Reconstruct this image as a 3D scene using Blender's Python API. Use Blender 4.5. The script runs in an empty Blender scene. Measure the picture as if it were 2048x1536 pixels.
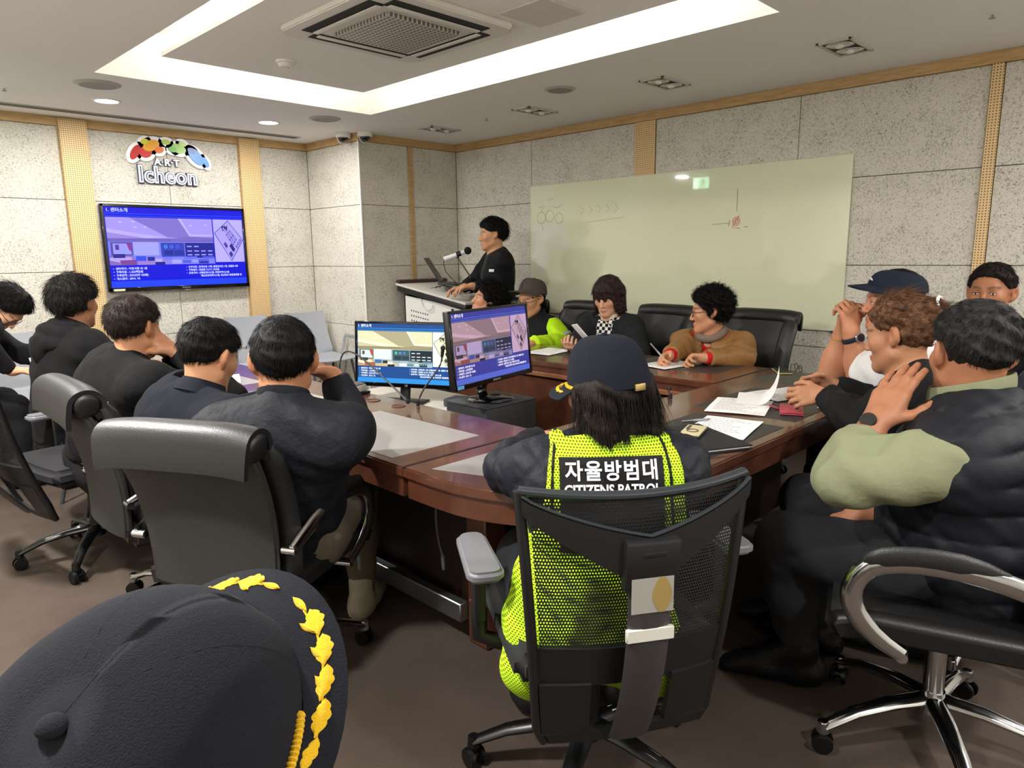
import bpy, bmesh, math, random
import numpy as np
from mathutils import Vector, Matrix, Euler
random.seed(7); np.random.seed(7)
sc = bpy.context.scene
COL = sc.collection
PI = math.pi
def V(*a): return Vector(a[0] if len(a) == 1 else a)
# ---------------------------------------------------------------- camera
YAW, PIT, ROL, FPX, CAMH = math.radians(44.6356), math.radians(-10.4456), math.radians(-0.6937), 1412.42, 1.365
_f = V(math.cos(PIT)*math.cos(YAW), math.cos(PIT)*math.sin(YAW), math.sin(PIT))
_r0 = V(math.sin(YAW), -math.cos(YAW), 0); _u0 = _r0.cross(_f)
_r = _r0*math.cos(ROL)+_u0*math.sin(ROL); _u = _u0*math.cos(ROL)-_r0*math.sin(ROL)
CAMP = V(0, 0, CAMH)
def ray(x, y): return _f+_r*((x-1024)/FPX)-_u*((y-768)/FPX)
def at(x, y, d): return CAMP+ray(x, y)*d
def onz(x, y, z):
    d = ray(x, y); return CAMP+d*((z-CAMH)/d.z)
cam = bpy.data.objects.new('camera', bpy.data.cameras.new('camera')); COL.objects.link(cam)
cam.data.sensor_width = 36; cam.data.lens = FPX/2048*36; cam.data.clip_start = 0.02
cam.matrix_world = Matrix(((_r.x, _u.x, -_f.x, 0), (_r.y, _u.y, -_f.y, 0), (_r.z, _u.z, -_f.z, CAMH), (0, 0, 0, 1)))
sc.camera = cam
# ---------------------------------------------------------------- materials
def lin(c):
    if isinstance(c, str):
        c = [int(c[i:i+2], 16)/255 for i in (0, 2, 4)]
    return tuple((x/12.92 if x <= .04045 else ((x+.055)/1.055)**2.4) for x in c[:3])+(1,)
MATS = {}
def mat(name, col='808080', rough=.5, metal=0, spec=.5, bump=None, noise=None, emit=None, coat=0, sheen=0, attr=None, alpha=None, aniso=0):
    """bump=(scale,strength[,stretch]); noise=(scale, colour2, lo, hi[,stretch])"""
    if name in MATS: return MATS[name]
    m = bpy.data.materials.new(name); m.use_nodes = True; nt = m.node_tree; N = nt.nodes; L = nt.links
    b = N['Principled BSDF']; MATS[name] = m
    b.inputs['Base Color'].default_value = lin(col); b.inputs['Roughness'].default_value = rough
    b.inputs['Metallic'].default_value = metal; b.inputs['Specular IOR Level'].default_value = spec
    b.inputs['Coat Weight'].default_value = coat; b.inputs['Coat Roughness'].default_value = .08
    b.inputs['Sheen Weight'].default_value = sheen
    tc = N.new('ShaderNodeTexCoord')
    def tex(scale, stretch=(1, 1, 1), detail=4, rough=.55, dist=0):
        mp = N.new('ShaderNodeMapping'); mp.inputs['Scale'].default_value = stretch
        L.new(tc.outputs['Object'], mp.inputs['Vector'])
        t = N.new('ShaderNodeTexNoise'); t.inputs['Scale'].default_value = scale; t.inputs['Detail'].default_value = detail
        t.inputs['Roughness'].default_value = rough; t.inputs['Distortion'].default_value = dist
        L.new(mp.outputs['Vector'], t.inputs['Vector']); return t
    if attr:
        a = N.new('ShaderNodeAttribute'); a.attribute_name = attr; L.new(a.outputs['Color'], b.inputs['Base Color'])
    if noise:
        t = tex(noise[0], noise[4] if len(noise) > 4 else (1, 1, 1))
        r = N.new('ShaderNodeValToRGB'); r.color_ramp.elements[0].position = noise[2]; r.color_ramp.elements[1].position = noise[3]
        r.color_ramp.elements[0].color = lin(noise[1]); r.color_ramp.elements[1].color = lin(col)
        L.new(t.outputs['Fac'], r.inputs['Fac']); L.new(r.outputs['Color'], b.inputs['Base Color'])
    if bump:
        t = tex(bump[0], bump[2] if len(bump) > 2 else (1, 1, 1), dist=bump[3] if len(bump) > 3 else 0)
        p = N.new('ShaderNodeBump'); p.inputs['Strength'].default_value = bump[1]; p.inputs['Distance'].default_value = .01
        L.new(t.outputs['Fac'], p.inputs['Height']); L.new(p.outputs['Normal'], b.inputs['Normal'])
    if emit:
        b.inputs['Emission Color'].default_value = lin(emit[0]); b.inputs['Emission Strength'].default_value = emit[1]
    if alpha is not None: b.inputs['Alpha'].default_value = alpha
    return m
def emitattr(name, strength):
    m = bpy.data.materials.new(name); m.use_nodes = True; nt = m.node_tree; b = nt.nodes['Principled BSDF']; MATS[name] = m
    a = nt.nodes.new('ShaderNodeAttribute'); a.attribute_name = 'Col'
    b.inputs['Base Color'].default_value = (.01, .01, .012, 1); b.inputs['Roughness'].default_value = .3; b.inputs['Specular IOR Level'].default_value = .12
    nt.links.new(a.outputs['Color'], b.inputs['Emission Color']); b.inputs['Emission Strength'].default_value = strength
    return m
def M(nt, op, a, b=None, c=None):
    n = nt.nodes.new('ShaderNodeMath'); n.operation = op
    for i, v in enumerate((a, b, c)):
        if v is None: continue
        if isinstance(v, (int, float)): n.inputs[i].default_value = v
        else: nt.links.new(v, n.inputs[i])
    return n.outputs[0]
def gridmask(nt, coord, px, pz, hx, hz, zrow='Z', stagger=False):
    """1 inside the holes of a square grid; coord = vector output; horizontal = x+y"""
    s = nt.nodes.new('ShaderNodeSeparateXYZ'); nt.links.new(coord, s.inputs[0])
    h = M(nt, 'ADD', s.outputs['X'], s.outputs['Y']) if zrow == 'Z' else M(nt, 'MULTIPLY', M(nt, 'SUBTRACT', s.outputs['Y'], s.outputs['X']), .75) if zrow == 'ZD' else s.outputs['X']
    z = s.outputs[zrow[0]]
    zz = M(nt, 'DIVIDE', z, pz)
    hh = M(nt, 'DIVIDE', h, px)
    if stagger: hh = M(nt, 'ADD', hh, M(nt, 'MULTIPLY', M(nt, 'MODULO', M(nt, 'FLOOR', zz), 2.0), .5))
    fx = M(nt, 'ABSOLUTE', M(nt, 'SUBTRACT', M(nt, 'FRACT', hh), .5))
    fz = M(nt, 'ABSOLUTE', M(nt, 'SUBTRACT', M(nt, 'FRACT', zz), .5))
    return M(nt, 'MULTIPLY', M(nt, 'LESS_THAN', fx, hx), M(nt, 'LESS_THAN', fz, hz))
def mixcol(nt, fac, c1, c2):
    n = nt.nodes.new('ShaderNodeMix'); n.data_type = 'RGBA'
    if isinstance(fac, (int, float)): n.inputs[0].default_value = fac
    else: nt.links.new(fac, n.inputs[0])
    for i, c in ((6, c1), (7, c2)):
        if isinstance(c, tuple): n.inputs[i].default_value = c
        else: nt.links.new(c, n.inputs[i])
    return n.outputs[2]
# ---------------------------------------------------------------- mesh builder
class MB:
    def __init__(s): s.bm = bmesh.new()
    def _xf(s, vs, loc, rot):
        m = Matrix.Translation(Vector(loc)) @ (rot.to_matrix().to_4x4() if isinstance(rot, Euler) else rot if isinstance(rot, Matrix) else Euler(rot).to_matrix().to_4x4())
        bmesh.ops.transform(s.bm, matrix=m, verts=vs)
    def box(s, c, size, rot=(0, 0, 0), bev=0, seg=2, mi=0, taper=None):
        t = bmesh.new(); bmesh.ops.create_cube(t, size=1)
        for v in t.verts:
            k = 1
            v.co = Vector((v.co.x*size[0], v.co.y*size[1], v.co.z*size[2]))
            if taper and v.co.z > 0: v.co.x *= taper[0]; v.co.y *= taper[1]
        if bev: bmesh.ops.bevel(t, geom=t.edges[:], offset=bev, segments=seg, affect='EDGES', profile=.5)
        s._merge(t, c, rot, mi); return s
    def _merge(s, t, loc=(0, 0, 0), rot=(0, 0, 0), mi=0):
        for f in t.faces: f.material_index = mi
        me = bpy.data.meshes.new('tmp'); t.to_mesh(me); t.free()
        n0 = len(s.bm.verts); s.bm.from_mesh(me); bpy.data.meshes.remove(me)
        s.bm.verts.ensure_lookup_table(); s._xf(s.bm.verts[n0:], loc, rot)
    def cyl(s, a, b, r1, r2=None, seg=20, mi=0, bev=0):
        a, b = Vector(a), Vector(b); d = b-a; r2 = r1 if r2 is None else r2
        t = bmesh.new(); bmesh.ops.create_cone(t, cap_ends=True, segments=seg, radius1=r1, radius2=r2, depth=d.length)
        if bev: bmesh.ops.bevel(t, geom=[e for e in t.edges if len(e.link_faces) == 2 and any(len(f.verts) > 4 for f in e.link_faces)], offset=bev, segments=2, affect='EDGES')
        q = d.to_track_quat('Z', 'Y').to_matrix().to_4x4(); s._merge(t, (a+b)/2, q, mi); return s
    def sph(s, c, r, seg=20, mi=0, rot=(0, 0, 0)):
        t = bmesh.new(); bmesh.ops.create_uvsphere(t, u_segments=seg, v_segments=max(6, seg*2//3), radius=1)
        rr = r if isinstance(r, (tuple, list)) else (r, r, r)
        for v in t.verts: v.co = Vector((v.co.x*rr[0], v.co.y*rr[1], v.co.z*rr[2]))
        s._merge(t, c, rot, mi); return s
    def tube(s, pts, r, seg=10, mi=0, flat=None, up=None, closed=False):
        """sweep; r number or list; flat=(w,h) elliptical half sizes"""
        P = [Vector(p) for p in pts]; n = len(P); rings = []
        for i, p in enumerate(P):
            if closed: t = P[(i+1) % n]-P[i-1]
            else: t = P[min(i+1, n-1)]-P[max(i-1, 0)]
            t.normalize(); u = Vector(up) if up else (V(0, 0, 1) if abs(t.z) < .95 else V(1, 0, 0))
            x = t.cross(u); x.normalize(); y = x.cross(t)
            ri = r[i] if isinstance(r, (list, tuple)) else r
            a, b = (flat if flat else (ri, ri))
            if flat and isinstance(r, (list, tuple)): a, b = a*ri, b*ri
            rings.append([s.bm.verts.new(p+x*(a*math.cos(2*PI*k/seg))+y*(b*math.sin(2*PI*k/seg))) for k in range(seg)])
        for i in range(n if closed else n-1):
            A, B = rings[i], rings[(i+1) % n]
            for k in range(seg):
                f = s.bm.faces.new((A[k], A[(k+1) % seg], B[(k+1) % seg], B[k])); f.material_index = mi
        if not closed:
            f = s.bm.faces.new(rings[0][::-1]); f.material_index = mi
            f = s.bm.faces.new(rings[-1]); f.material_index = mi
        return s
    def prism(s, poly, z0, z1, mi=0, bev=0, rot=(0, 0, 0), loc=(0, 0, 0), seg=2):
        t = bmesh.new(); lo = [t.verts.new((p[0], p[1], z0)) for p in poly]; hi = [t.verts.new((p[0], p[1], z1)) for p in poly]
        n = len(poly); t.faces.new(lo[::-1]); t.faces.new(hi)
        for i in range(n): t.faces.new((lo[i], lo[(i+1) % n], hi[(i+1) % n], hi[i]))
        bmesh.ops.recalc_face_normals(t, faces=t.faces[:])
        if bev: bmesh.ops.bevel(t, geom=[e for e in t.edges if abs(e.verts[0].co.z-e.verts[1].co.z) < 1e-6], offset=bev, segments=seg, affect='EDGES')
        s._merge(t, loc, rot, mi); return s
    def lathe(s, prof, c=(0, 0, 0), seg=28, mi=0, rot=(0, 0, 0)):
        t = bmesh.new(); rings = []
        for r, z in prof: rings.append([t.verts.new((r*math.cos(2*PI*k/seg), r*math.sin(2*PI*k/seg), z)) for k in range(seg)])
        for A, B in zip(rings, rings[1:]):
            for k in range(seg): t.faces.new((A[k], A[(k+1) % seg], B[(k+1) % seg], B[k]))
        if prof[0][0] < .002: t.faces.new(rings[0][::-1])
        if prof[-1][0] < .002: t.faces.new(rings[-1])
        bmesh.ops.recalc_face_normals(t, faces=t.faces[:]); s._merge(t, c, rot, mi); return s
    def quad(s, a, b, c, d, mi=0):
        f = s.bm.faces.new([s.bm.verts.new(Vector(p)) for p in (a, b, c, d)]); f.material_index = mi; return s
    def grid(s, fn, nu, nv, th=0, mi=0):
        """surface fn(u,v)->point, thickened along normals by th"""
        g = [[Vector(fn(i/nu, j/nv)) for j in range(nv+1)] for i in range(nu+1)]
        def build(off, flip):
            out = []
            for i in range(nu+1):
                row = []
                for j in range(nv+1):
                    du = g[min(i+1, nu)][j]-g[max(i-1, 0)][j]; dv = g[i][min(j+1, nv)]-g[i][max(j-1, 0)]
                    n = du.cross(dv); n.normalize(); row.append(s.bm.verts.new(g[i][j]+n*off))
                out.append(row)
            for i in range(nu):
                for j in range(nv):
                    q = (out[i][j], out[i+1][j], out[i+1][j+1], out[i][j+1])
                    f = s.bm.faces.new(q if not flip else q[::-1]); f.material_index = mi
            return out
        A = build(th/2, False)
        if th:
            B = build(-th/2, True)
            bd = [(i, 0) for i in range(nu)]+[(nu, j) for j in range(nv)]+[(i, nv) for i in range(nu, 0, -1)]+[(0, j) for j in range(nv, 0, -1)]
            for k in range(len(bd)):
                (i, j), (i2, j2) = bd[k], bd[(k+1) % len(bd)]
                f = s.bm.faces.new((A[i2][j2], A[i][j], B[i][j], B[i2][j2])); f.material_index = mi
        return s
    def soften(s, off):
        s.bm.normal_update(); bmesh.ops.recalc_face_normals(s.bm, faces=s.bm.faces[:])
        bmesh.ops.bevel(s.bm, geom=[e for e in s.bm.edges if len(e.link_faces) == 2 and e.calc_face_angle(0) > 1.0], offset=off, segments=3, affect='EDGES'); return s
    def build(s, name, mats, parent=None, loc=None, rot=None, ang=40):
        me = bpy.data.meshes.new(name); s.bm.normal_update(); s.bm.to_mesh(me); s.bm.free()
        for m in (mats if isinstance(mats, (list, tuple)) else [mats]): me.materials.append(m)
        me.polygons.foreach_set('use_smooth', [True]*len(me.polygons)); me.set_sharp_from_angle(angle=math.radians(ang))
        return link(name, me, parent, loc, rot)
def link(name, me, parent=None, loc=None, rot=None):
    o = bpy.data.objects.new(name, me); COL.objects.link(o)
    if parent: o.parent = parent
    if loc is not None: o.location = loc
    if rot is not None: o.rotation_euler = rot
    return o
def thing(name, label, cat, loc=(0, 0, 0), rz=0, group=None):
    o = bpy.data.objects.new(name, None); COL.objects.link(o); o.location = loc; o.rotation_euler = (0, 0, rz); o.empty_display_size = .1
    return tag(o, label, cat, group)
def tag(o, label, cat, group=None):
    o['label'] = label; o['category'] = cat
    if group: o['group'] = group
    return o
def struct(o): o['kind'] = 'structure'; return o
def dup(root, loc, rz, label=None, group=None):
    def cp(o, par):
        c = o.copy(); COL.objects.link(c)
        if par: c.parent = par
        for ch in o.children: cp(ch, c)
        return c
    r = cp(root, None); r.location = loc; r.rotation_euler = (0, 0, rz)
    if label: r['label'] = label
    if group: r['group'] = group
    return r
def text_mesh(txt, size, bold=0, align='CENTER', extrude=0, spacing=1, sx=1):
    c = bpy.data.curves.new('txt', 'FONT'); c.body = txt; c.size = size; c.align_x = align; c.align_y = 'CENTER'
    c.offset = bold; c.extrude = extrude; c.space_character = spacing; c.resolution_u = 3
    o = bpy.data.objects.new('txt', c); COL.objects.link(o)
    dg = bpy.context.evaluated_depsgraph_get(); me = bpy.data.meshes.new_from_object(o.evaluated_get(dg), depsgraph=dg)
    bpy.data.objects.remove(o); bpy.data.curves.remove(c); me.materials.clear()
    if sx != 1:
        for v in me.vertices: v.co.x *= sx
    return me
def merge_mesh(mb, me, mtx, mi=0):
    n0 = len(mb.bm.verts); f0 = len(mb.bm.faces); mb.bm.from_mesh(me); mb.bm.verts.ensure_lookup_table(); mb.bm.faces.ensure_lookup_table()
    bmesh.ops.transform(mb.bm, matrix=mtx, verts=mb.bm.verts[n0:])
    for f in mb.bm.faces[f0:]: f.material_index = mi
    bpy.data.meshes.remove(me)
def facing(loc, right, up):
    """matrix: local x -> right, local y -> up, local z -> out"""
    r = Vector(right).normalized(); u = Vector(up); u = (u-r*u.dot(r)).normalized(); n = r.cross(u); l = Vector(loc)
    return Matrix(((r.x, u.x, n.x, l.x), (r.y, u.y, n.y, l.y), (r.z, u.z, n.z, l.z), (0, 0, 0, 1)))
# ================================================================ ROOM
XR, YC, YT, XC, ZC = 4.863, 5.553, 6.445, 3.720, 2.434      # right wall, column face, screen wall, column side, ceiling
XL, YN = -0.85, -1.6                                       # walls behind the camera
ROWS = [0.0, 0.162, 0.714, 1.266, 1.818, 2.368]
def panel_mat():
    m = mat('wood_wool_board', 'CFCCC4', .95, spec=.2); nt = m.node_tree; b = nt.nodes['Principled BSDF']
    tc = nt.nodes.new('ShaderNodeTexCoord')
    def noise(sc_, det, dist, ro=.6):
        t = nt.nodes.new('ShaderNodeTexNoise'); t.inputs['Scale'].default_value = sc_; t.inputs['Detail'].default_value = det
        t.inputs['Distortion'].default_value = dist; t.inputs['Roughness'].default_value = ro
        nt.links.new(tc.outputs['Object'], t.inputs['Vector']); return t.outputs['Fac']
    n1 = noise(105, 4, .9); n2 = noise(6, 3, 0)
    r = nt.nodes.new('ShaderNodeValToRGB'); r.color_ramp.elements[0].position = .35; r.color_ramp.elements[1].position = .52
    r.color_ramp.elements[0].color = lin('928E86'); r.color_ramp.elements[1].color = lin('D2CEC2')
    e = r.color_ramp.elements.new(.43); e.color = lin('BEBAAF')
    nt.links.new(M(nt, 'ADD', n1, M(nt, 'MULTIPLY', M(nt, 'SUBTRACT', n2, .5), .22)), r.inputs['Fac'])
    nt.links.new(r.outputs['Color'], b.inputs['Base Color'])
    p = nt.nodes.new('ShaderNodeBump'); p.inputs['Strength'].default_value = .5; p.inputs['Distance'].default_value = .006
    nt.links.new(n1, p.inputs['Height']); nt.links.new(p.outputs['Normal'], b.inputs['Normal'])
    return m
def perf_mat():
    m = mat('perforated_birch', 'D9B986', .55); nt = m.node_tree; b = nt.nodes['Principled BSDF']
    tc = nt.nodes.new('ShaderNodeTexCoord')
    k = gridmask(nt, tc.outputs['Object'], .0155, .0155, .21, .21)
    nt.links.new(mixcol(nt, k, lin('DDBE8A'), lin('5A4526')), b.inputs['Base Color'])
    return m
PANEL = panel_mat(); PERF = perf_mat(); SEAM = mat('panel_backing', '4A4842', .9)
WOOD = mat('birch_trim', 'C3A271', .5, noise=(9, 'AE8C5B', .35, .65, (1, 1, 9)))
PAINT = mat('ceiling_paint', 'ECEAE6', .9, spec=.2)
WHITE = mat('white_plastic', 'E4E2DC', .45); DARK = mat('dark_gap', '1A1918', .8)
GREYPL = mat('grey_plastic', '8F8E8A', .5)
def panels(mb, org, du, length, cuts, rows=ROWS, g=.004, th=.014):
    """boards on a wall: org + du*u + z, split at cuts (u) and rows"""
    du = Vector(du); n = V(du.y, -du.x, 0)      # out of the wall, to the right of du turned
    us = sorted([0]+cuts+[length])
    for a, b_ in zip(us, us[1:]):
        if b_-a < .03: continue
        for z0, z1 in zip(rows, rows[1:]):
            c = Vector(org)+du*((a+b_)/2)+n*(th/2); c.z = (z0+z1)/2
            rz = math.atan2(du.y, du.x)
            mb.box(c, (b_-a-g, th, z1-z0-g), (0, 0, rz), bev=.0015, seg=1, mi=0)
def wallbox(mb, x0, x1, y0, y1, z0=0, z1=2.62, mi=1): mb.box(((x0+x1)/2, (y0+y1)/2, (z0+z1)/2), (x1-x0, y1-y0, z1-z0), mi=mi)
# screen wall (faces -Y): du=+X, out = (0,-1,0)
m_ = MB(); wallbox(m_, XL-.1, XC, YT+.014, YT+.2)
panels(m_, (XL, YT+.014, 0), (1, 0, 0), XC-XL, [.75, 1.6, 2.487, 2.645, 3.25, 3.89, 4.06]); struct(m_.build('wall_left', [PANEL, SEAM]))
# column box: side faces -X, front faces -Y
m_ = MB(); wallbox(m_, XC+.014, XR+.2, YC+.014, YT+.2)
panels(m_, (XC+.014, YT, 0), (0, -1, 0), YT-YC, []); panels(m_, (XC, YC+.014, 0), (1, 0, 0), XR-XC, [.535, .59]); struct(m_.build('wall_column', [PANEL, SEAM]))
# right wall faces -X : du=-Y
m_ = MB(); wallbox(m_, XR+.014, XR+.2, YN-.1, YC)
panels(m_, (XR+.014, YC, 0), (0, -1, 0), YC-YN, [YC-4.52, YC-3.395, YC-3.205, YC-2.085, YC-1.017, YC-.955, YC+.15, YC+1.3]); struct(m_.build('wall_right', [PANEL, SEAM]))
PLAST = mat('plain_wall', 'C9C5BB', .9)
m_ = MB(); wallbox(m_, XL-.2, XL, YN-.1, YT+.2, mi=0); struct(m_.build('wall_back', PLAST))
m_ = MB(); wallbox(m_, XL-.2, XR+.2, YN-.2, YN, mi=0); struct(m_.build('wall_near', PLAST))
m_ = MB(); m_.box(((XL+XR)/2, (YN+YT)/2, -.05), (XR-XL+.5, YT-YN+.5, .1))
CARPET = mat('carpet', '594E47', .95, spec=.1, noise=(2.2, '4A4038', .3, .7), bump=(420, .5))
struct(m_.build('floor', CARPET))
# ceiling with lit recess and lowered inner panel
RX0, RX1, RY0, RY1 = 1.421, 3.340, 1.555, 4.795
PX0, PX1, PY0, PY1, PZ = 1.702, 3.085, 1.80, 4.51, 2.515
ZT = 2.72
m_ = MB()
for x0, x1, y0, y1 in ((XL-.2, RX0, YN-.2, YT+.2), (RX1, XR+.2, YN-.2, YT+.2), (RX0, RX1, YN-.2, RY0), (RX0, RX1, RY1, YT+.2)):
    m_.box(((x0+x1)/2, (y0+y1)/2, (ZC+ZT)/2), (x1-x0, y1-y0, ZT-ZC))
m_.box(((RX0+RX1)/2, (RY0+RY1)/2, ZT+.02), (RX1-RX0+.2, RY1-RY0+.2, .04))
m_.box(((PX0+PX1)/2, (PY0+PY1)/2, PZ+.012), (PX1-PX0, PY1-PY0, .024))
m_.box(((PX0+PX1)/2, (PY0+PY1)/2, (PZ+ZT)/2), (PX1-PX0-.5, PY1-PY0-.5, ZT-PZ))
struct(m_.build('ceiling', PAINT))
# timber cornice and perforated strips
def trim(name, boxes, m): 
    t = MB()
    for c, s_ in boxes: t.box(c, s_, bev=.002, seg=1)
    return struct(t.build(name, m))
zt, ht = (2.368+ZC)/2, ZC-2.368
trim('trim_1', [((XL/2+XC/2, YT-.004, zt), (XC-XL, .03, ht))], WOOD)
trim('trim_2', [((XC-.004, (YT+YC)/2, zt), (.03, YT-YC, ht)), (((XC+XR)/2, YC-.004, zt), (XR-XC+.03, .03, ht))], WOOD)
trim('trim_3', [((XR-.004, (YC+YN)/2, zt), (.03, YC-YN, ht))], WOOD)
trim('trim_4', [((4.285, YC-.002, 1.184), (.052, .02, 2.368))], WOOD)
trim('trim_5', [((XC-.003, YC-.003, 1.184), (.014, .014, 2.368))], mat('corner_bead', 'E9E7E0', .5))
n_ = 6
for x0, x1 in ((1.612, 1.802), (3.025, 3.212)):
    trim('trim_%d' % n_, [(((x0+x1)/2, YT-.021, 1.21), (x1-x0, .05, 2.42))], [PERF]); n_ += 1
for y0, y1 in ((3.205, 3.395), (.955, 1.017)):
    trim('trim_%d' % n_, [((XR-.004, (y0+y1)/2, 1.184), (.024, y1-y0-.004, 2.368))], [PERF]); n_ += 1
# plain sides of the screen wall posts
for x0 in (1.612, 3.025):
    trim('trim_%d' % n_, [((x0-.003, YT-.019, 1.21), (.006, .05, 2.42))], WOOD); n_ += 1
trim('baseboard_left', [((XC/2+XL/2, YT-.003, .05), (XC-XL, .012, .1))], mat('base_board', '5A4A3C', .6))
trim('baseboard_right', [((XR-.003, (YC+YN)/2, .05), (.012, YC-YN, .1))], MATS['base_board'])
# ---------------------------------------------------------------- ceiling fixtures
TUBE = mat('tube_glow', 'FFF1DC', .5, emit=('FFF4E8', 18))
def tube_lamp(a, b, where):
    a, b = Vector(a), Vector(b)
    t = thing('cove_lamp', 'slim fluorescent tube lamp hidden in the lit ceiling recess, '+where, 'lamp', (a+b)/2, group='tubes hidden in the ceiling recess')
    d = (b-a)/2
    MB().cyl(-d, d, .013, seg=10).build('tube', TUBE, t)
    e = MB(); e.box((0, 0, -.022), (abs(d.x)*2+.03 if abs(d.x) > .1 else .03, abs(d.y)*2+.03 if abs(d.y) > .1 else .03, .018)); e.build('holder', WHITE, t)
zl = PZ+.06
for k in range(3):
    y = PY0+.02+k*.9; tube_lamp((PX1-.05, y, zl), (PX1-.05, y+.86, zl), 'whiteboard side')
    tube_lamp((PX0+.05, y, zl), (PX0+.05, y+.86, zl), 'window-less door side')
for k in range(2):
    x = PX0+.1+k*.62; tube_lamp((x, PY1-.05, zl), (x+.56, PY1-.05, zl), 'television side'); tube_lamp((x, PY0+.05, zl), (x+.56, PY0+.05, zl), 'side above the near chairs')
GLOW = mat('downlight_glow', 'FFFFFF', .5, emit=('FFF6E8', 14))
def downlight(x, y, label, power=14, r=.085):
    t = thing('downlight', label, 'ceiling light', (x, y, ZC), group='round recessed downlights')
    MB().lathe([(r*.86, -.004), (r, -.006), (r*1.12, -.003), (r*1.12, .0), (r*.86, 0)]).build('trim_ring', WHITE, t)
    MB().lathe([(.001, -.003), (r*.86, -.003), (r*.86, -.001), (.001, -.001)]).build('diffuser', GLOW, t)
    l = bpy.data.lights.new('downlight_lamp', 'AREA'); l.shape = 'DISK'; l.size = r*2; l.energy = power; l.color = (1, .975, .95)
    o = bpy.data.objects.new('lamp', l); COL.objects.link(o); o.parent = t; o.location = (0, 0, -.02)
    return t
downlight(1.716, 5.589, 'lit round downlight in the ceiling above the left end of the television')
downlight(2.911, 5.609, 'lit round downlight in the ceiling nearest the pair of dome cameras')
downlight(.52, 5.59, 'lit round downlight in the ceiling beyond the left edge, above the bending man')
for x, y, w_ in ((.1, 3.2, 80), (-.1, 1.2, 48), (.9, -.9, 34), (3.9, -.9, 24), (2.5, -1.1, 20)):  # unseen downlights added as fill light, powers set by eye
    downlight(x, y, 'added round downlight out of view in the ceiling, fill light for the room', w_)
def speaker(x, y, label, r=.13):
    t = thing('ceiling_speaker', label, 'speaker', (x, y, ZC), group='round grey speakers in the ceiling')
    MB().lathe([(r*.8, -.012), (r, -.004), (r*1.03, 0), (r*.8, 0)]).build('rim', mat('speaker_rim', 'AFABA4', .6), t)
    m = mat('speaker_mesh', '8C8883', .6)
    MB().lathe([(.001, -.008), (r*.8, -.011), (r*.8, -.002), (.001, -.002)]).build('grille', m, t)
speaker(1.523, 5.094, 'round grey recessed ceiling vent beside the downlight above the television', .13)
speaker(3.158, 5.159, 'round grey recessed ceiling vent close to the two dome cameras', .12)
speaker(3.763, 3.236, 'flat round grey ceiling speaker between the square lamp fittings and the recess', .10)
FIT = mat('fitting_rim', 'BDB9B2', .5); REFL = mat('reflector', 'D9D8D4', .22, metal=.7); SOCK = mat('fitting_dark', '3A3835', .7)
for x, y, w in ((4.14, 1.554, 'nearest to the camera'), (4.125, 2.661, 'second one, above the red mark on the board'), (4.168, 3.832, 'above the black scribbles on the glass board'), (4.142, 4.928, 'farthest away, beside the column')):
    t = thing('twin_lamp_fitting', 'unlit square twin lamp in the ceiling, '+w, 'ceiling light', (x, y, ZC), group='unlit square twin lamp fittings')
    f = MB(); sx, sy = .165, .09
    for a, b, c, d in ((0, sy-.008, 2*sx, .016), (0, -sy+.008, 2*sx, .016), (sx-.008, 0, .016, 2*sy), (-sx+.008, 0, .016, 2*sy)): f.box((a, b, -.004), (c, d, .012), bev=.002, seg=1)
    f.build('frame', FIT, t)
    MB().box((0, 0, -.002), (2*sx-.02, 2*sy-.02, .004)).build('housing', SOCK, t)
    for s in (-1, 1):
        r_ = MB(); r_.lathe([(.066, -.010), (.07, -.008), (.045, -.004), (.02, -.004), (.001, -.004), (.001, -.0055), (.02, -.0055), (.044, -.0055)], (s*.074, 0, 0)); l_ = r_.build('reflector', REFL, t)
        MB().sph((s*.074, 0, -.012), (.024, .024, .012)).build('bulb', WHITE, t)
# air conditioner cassette
t = thing('ceiling_air_conditioner', 'white square four-way ceiling air conditioner with a grey grille in the recess', 'air conditioner', (2.36, 3.12, PZ))
t.scale = (.92, .92, 1)
a = MB(); a.prism([(.475, .42), (.42, .475), (-.42, .475), (-.475, .42), (-.475, -.42), (-.42, -.475), (.42, -.475), (.475, -.42)], -.032, 0, bev=.006)
a.build('panel', mat('ac_white', 'D5D2CB', .5), t)
g = MB(); g.box((0, 0, -.04), (.5, .5, .022), bev=.006); gm = mat('ac_grille', 'B4B0A9', .55); nt = gm.node_tree; tc = nt.nodes.new('ShaderNodeTexCoord')
nt.links.new(mixcol(nt, gridmask(nt, tc.outputs['Object'], .03, .03, .3, .33, 'Y'), lin('B9B5AE'), lin('5E5A54')), nt.nodes['Principled BSDF'].inputs['Base Color'])
g.build('grille', gm, t)
for k in range(4):
    an = k*PI/2; q = Matrix.Rotation(an, 4, 'Z')
    s1 = MB(); s1.box(q @ V(.36, 0, -.033), (.095, .64, .006), (0, 0, an), bev=.002, seg=1); s1.build('outlet', DARK, t)
    s2 = MB(); s2.box(q @ V(.335, 0, -.040), (.035, .6, .007), (0, 0, an), bev=.003); o_ = s2.build('louver', mat('ac_white', 'D5D2CB', .5), t)
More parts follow.
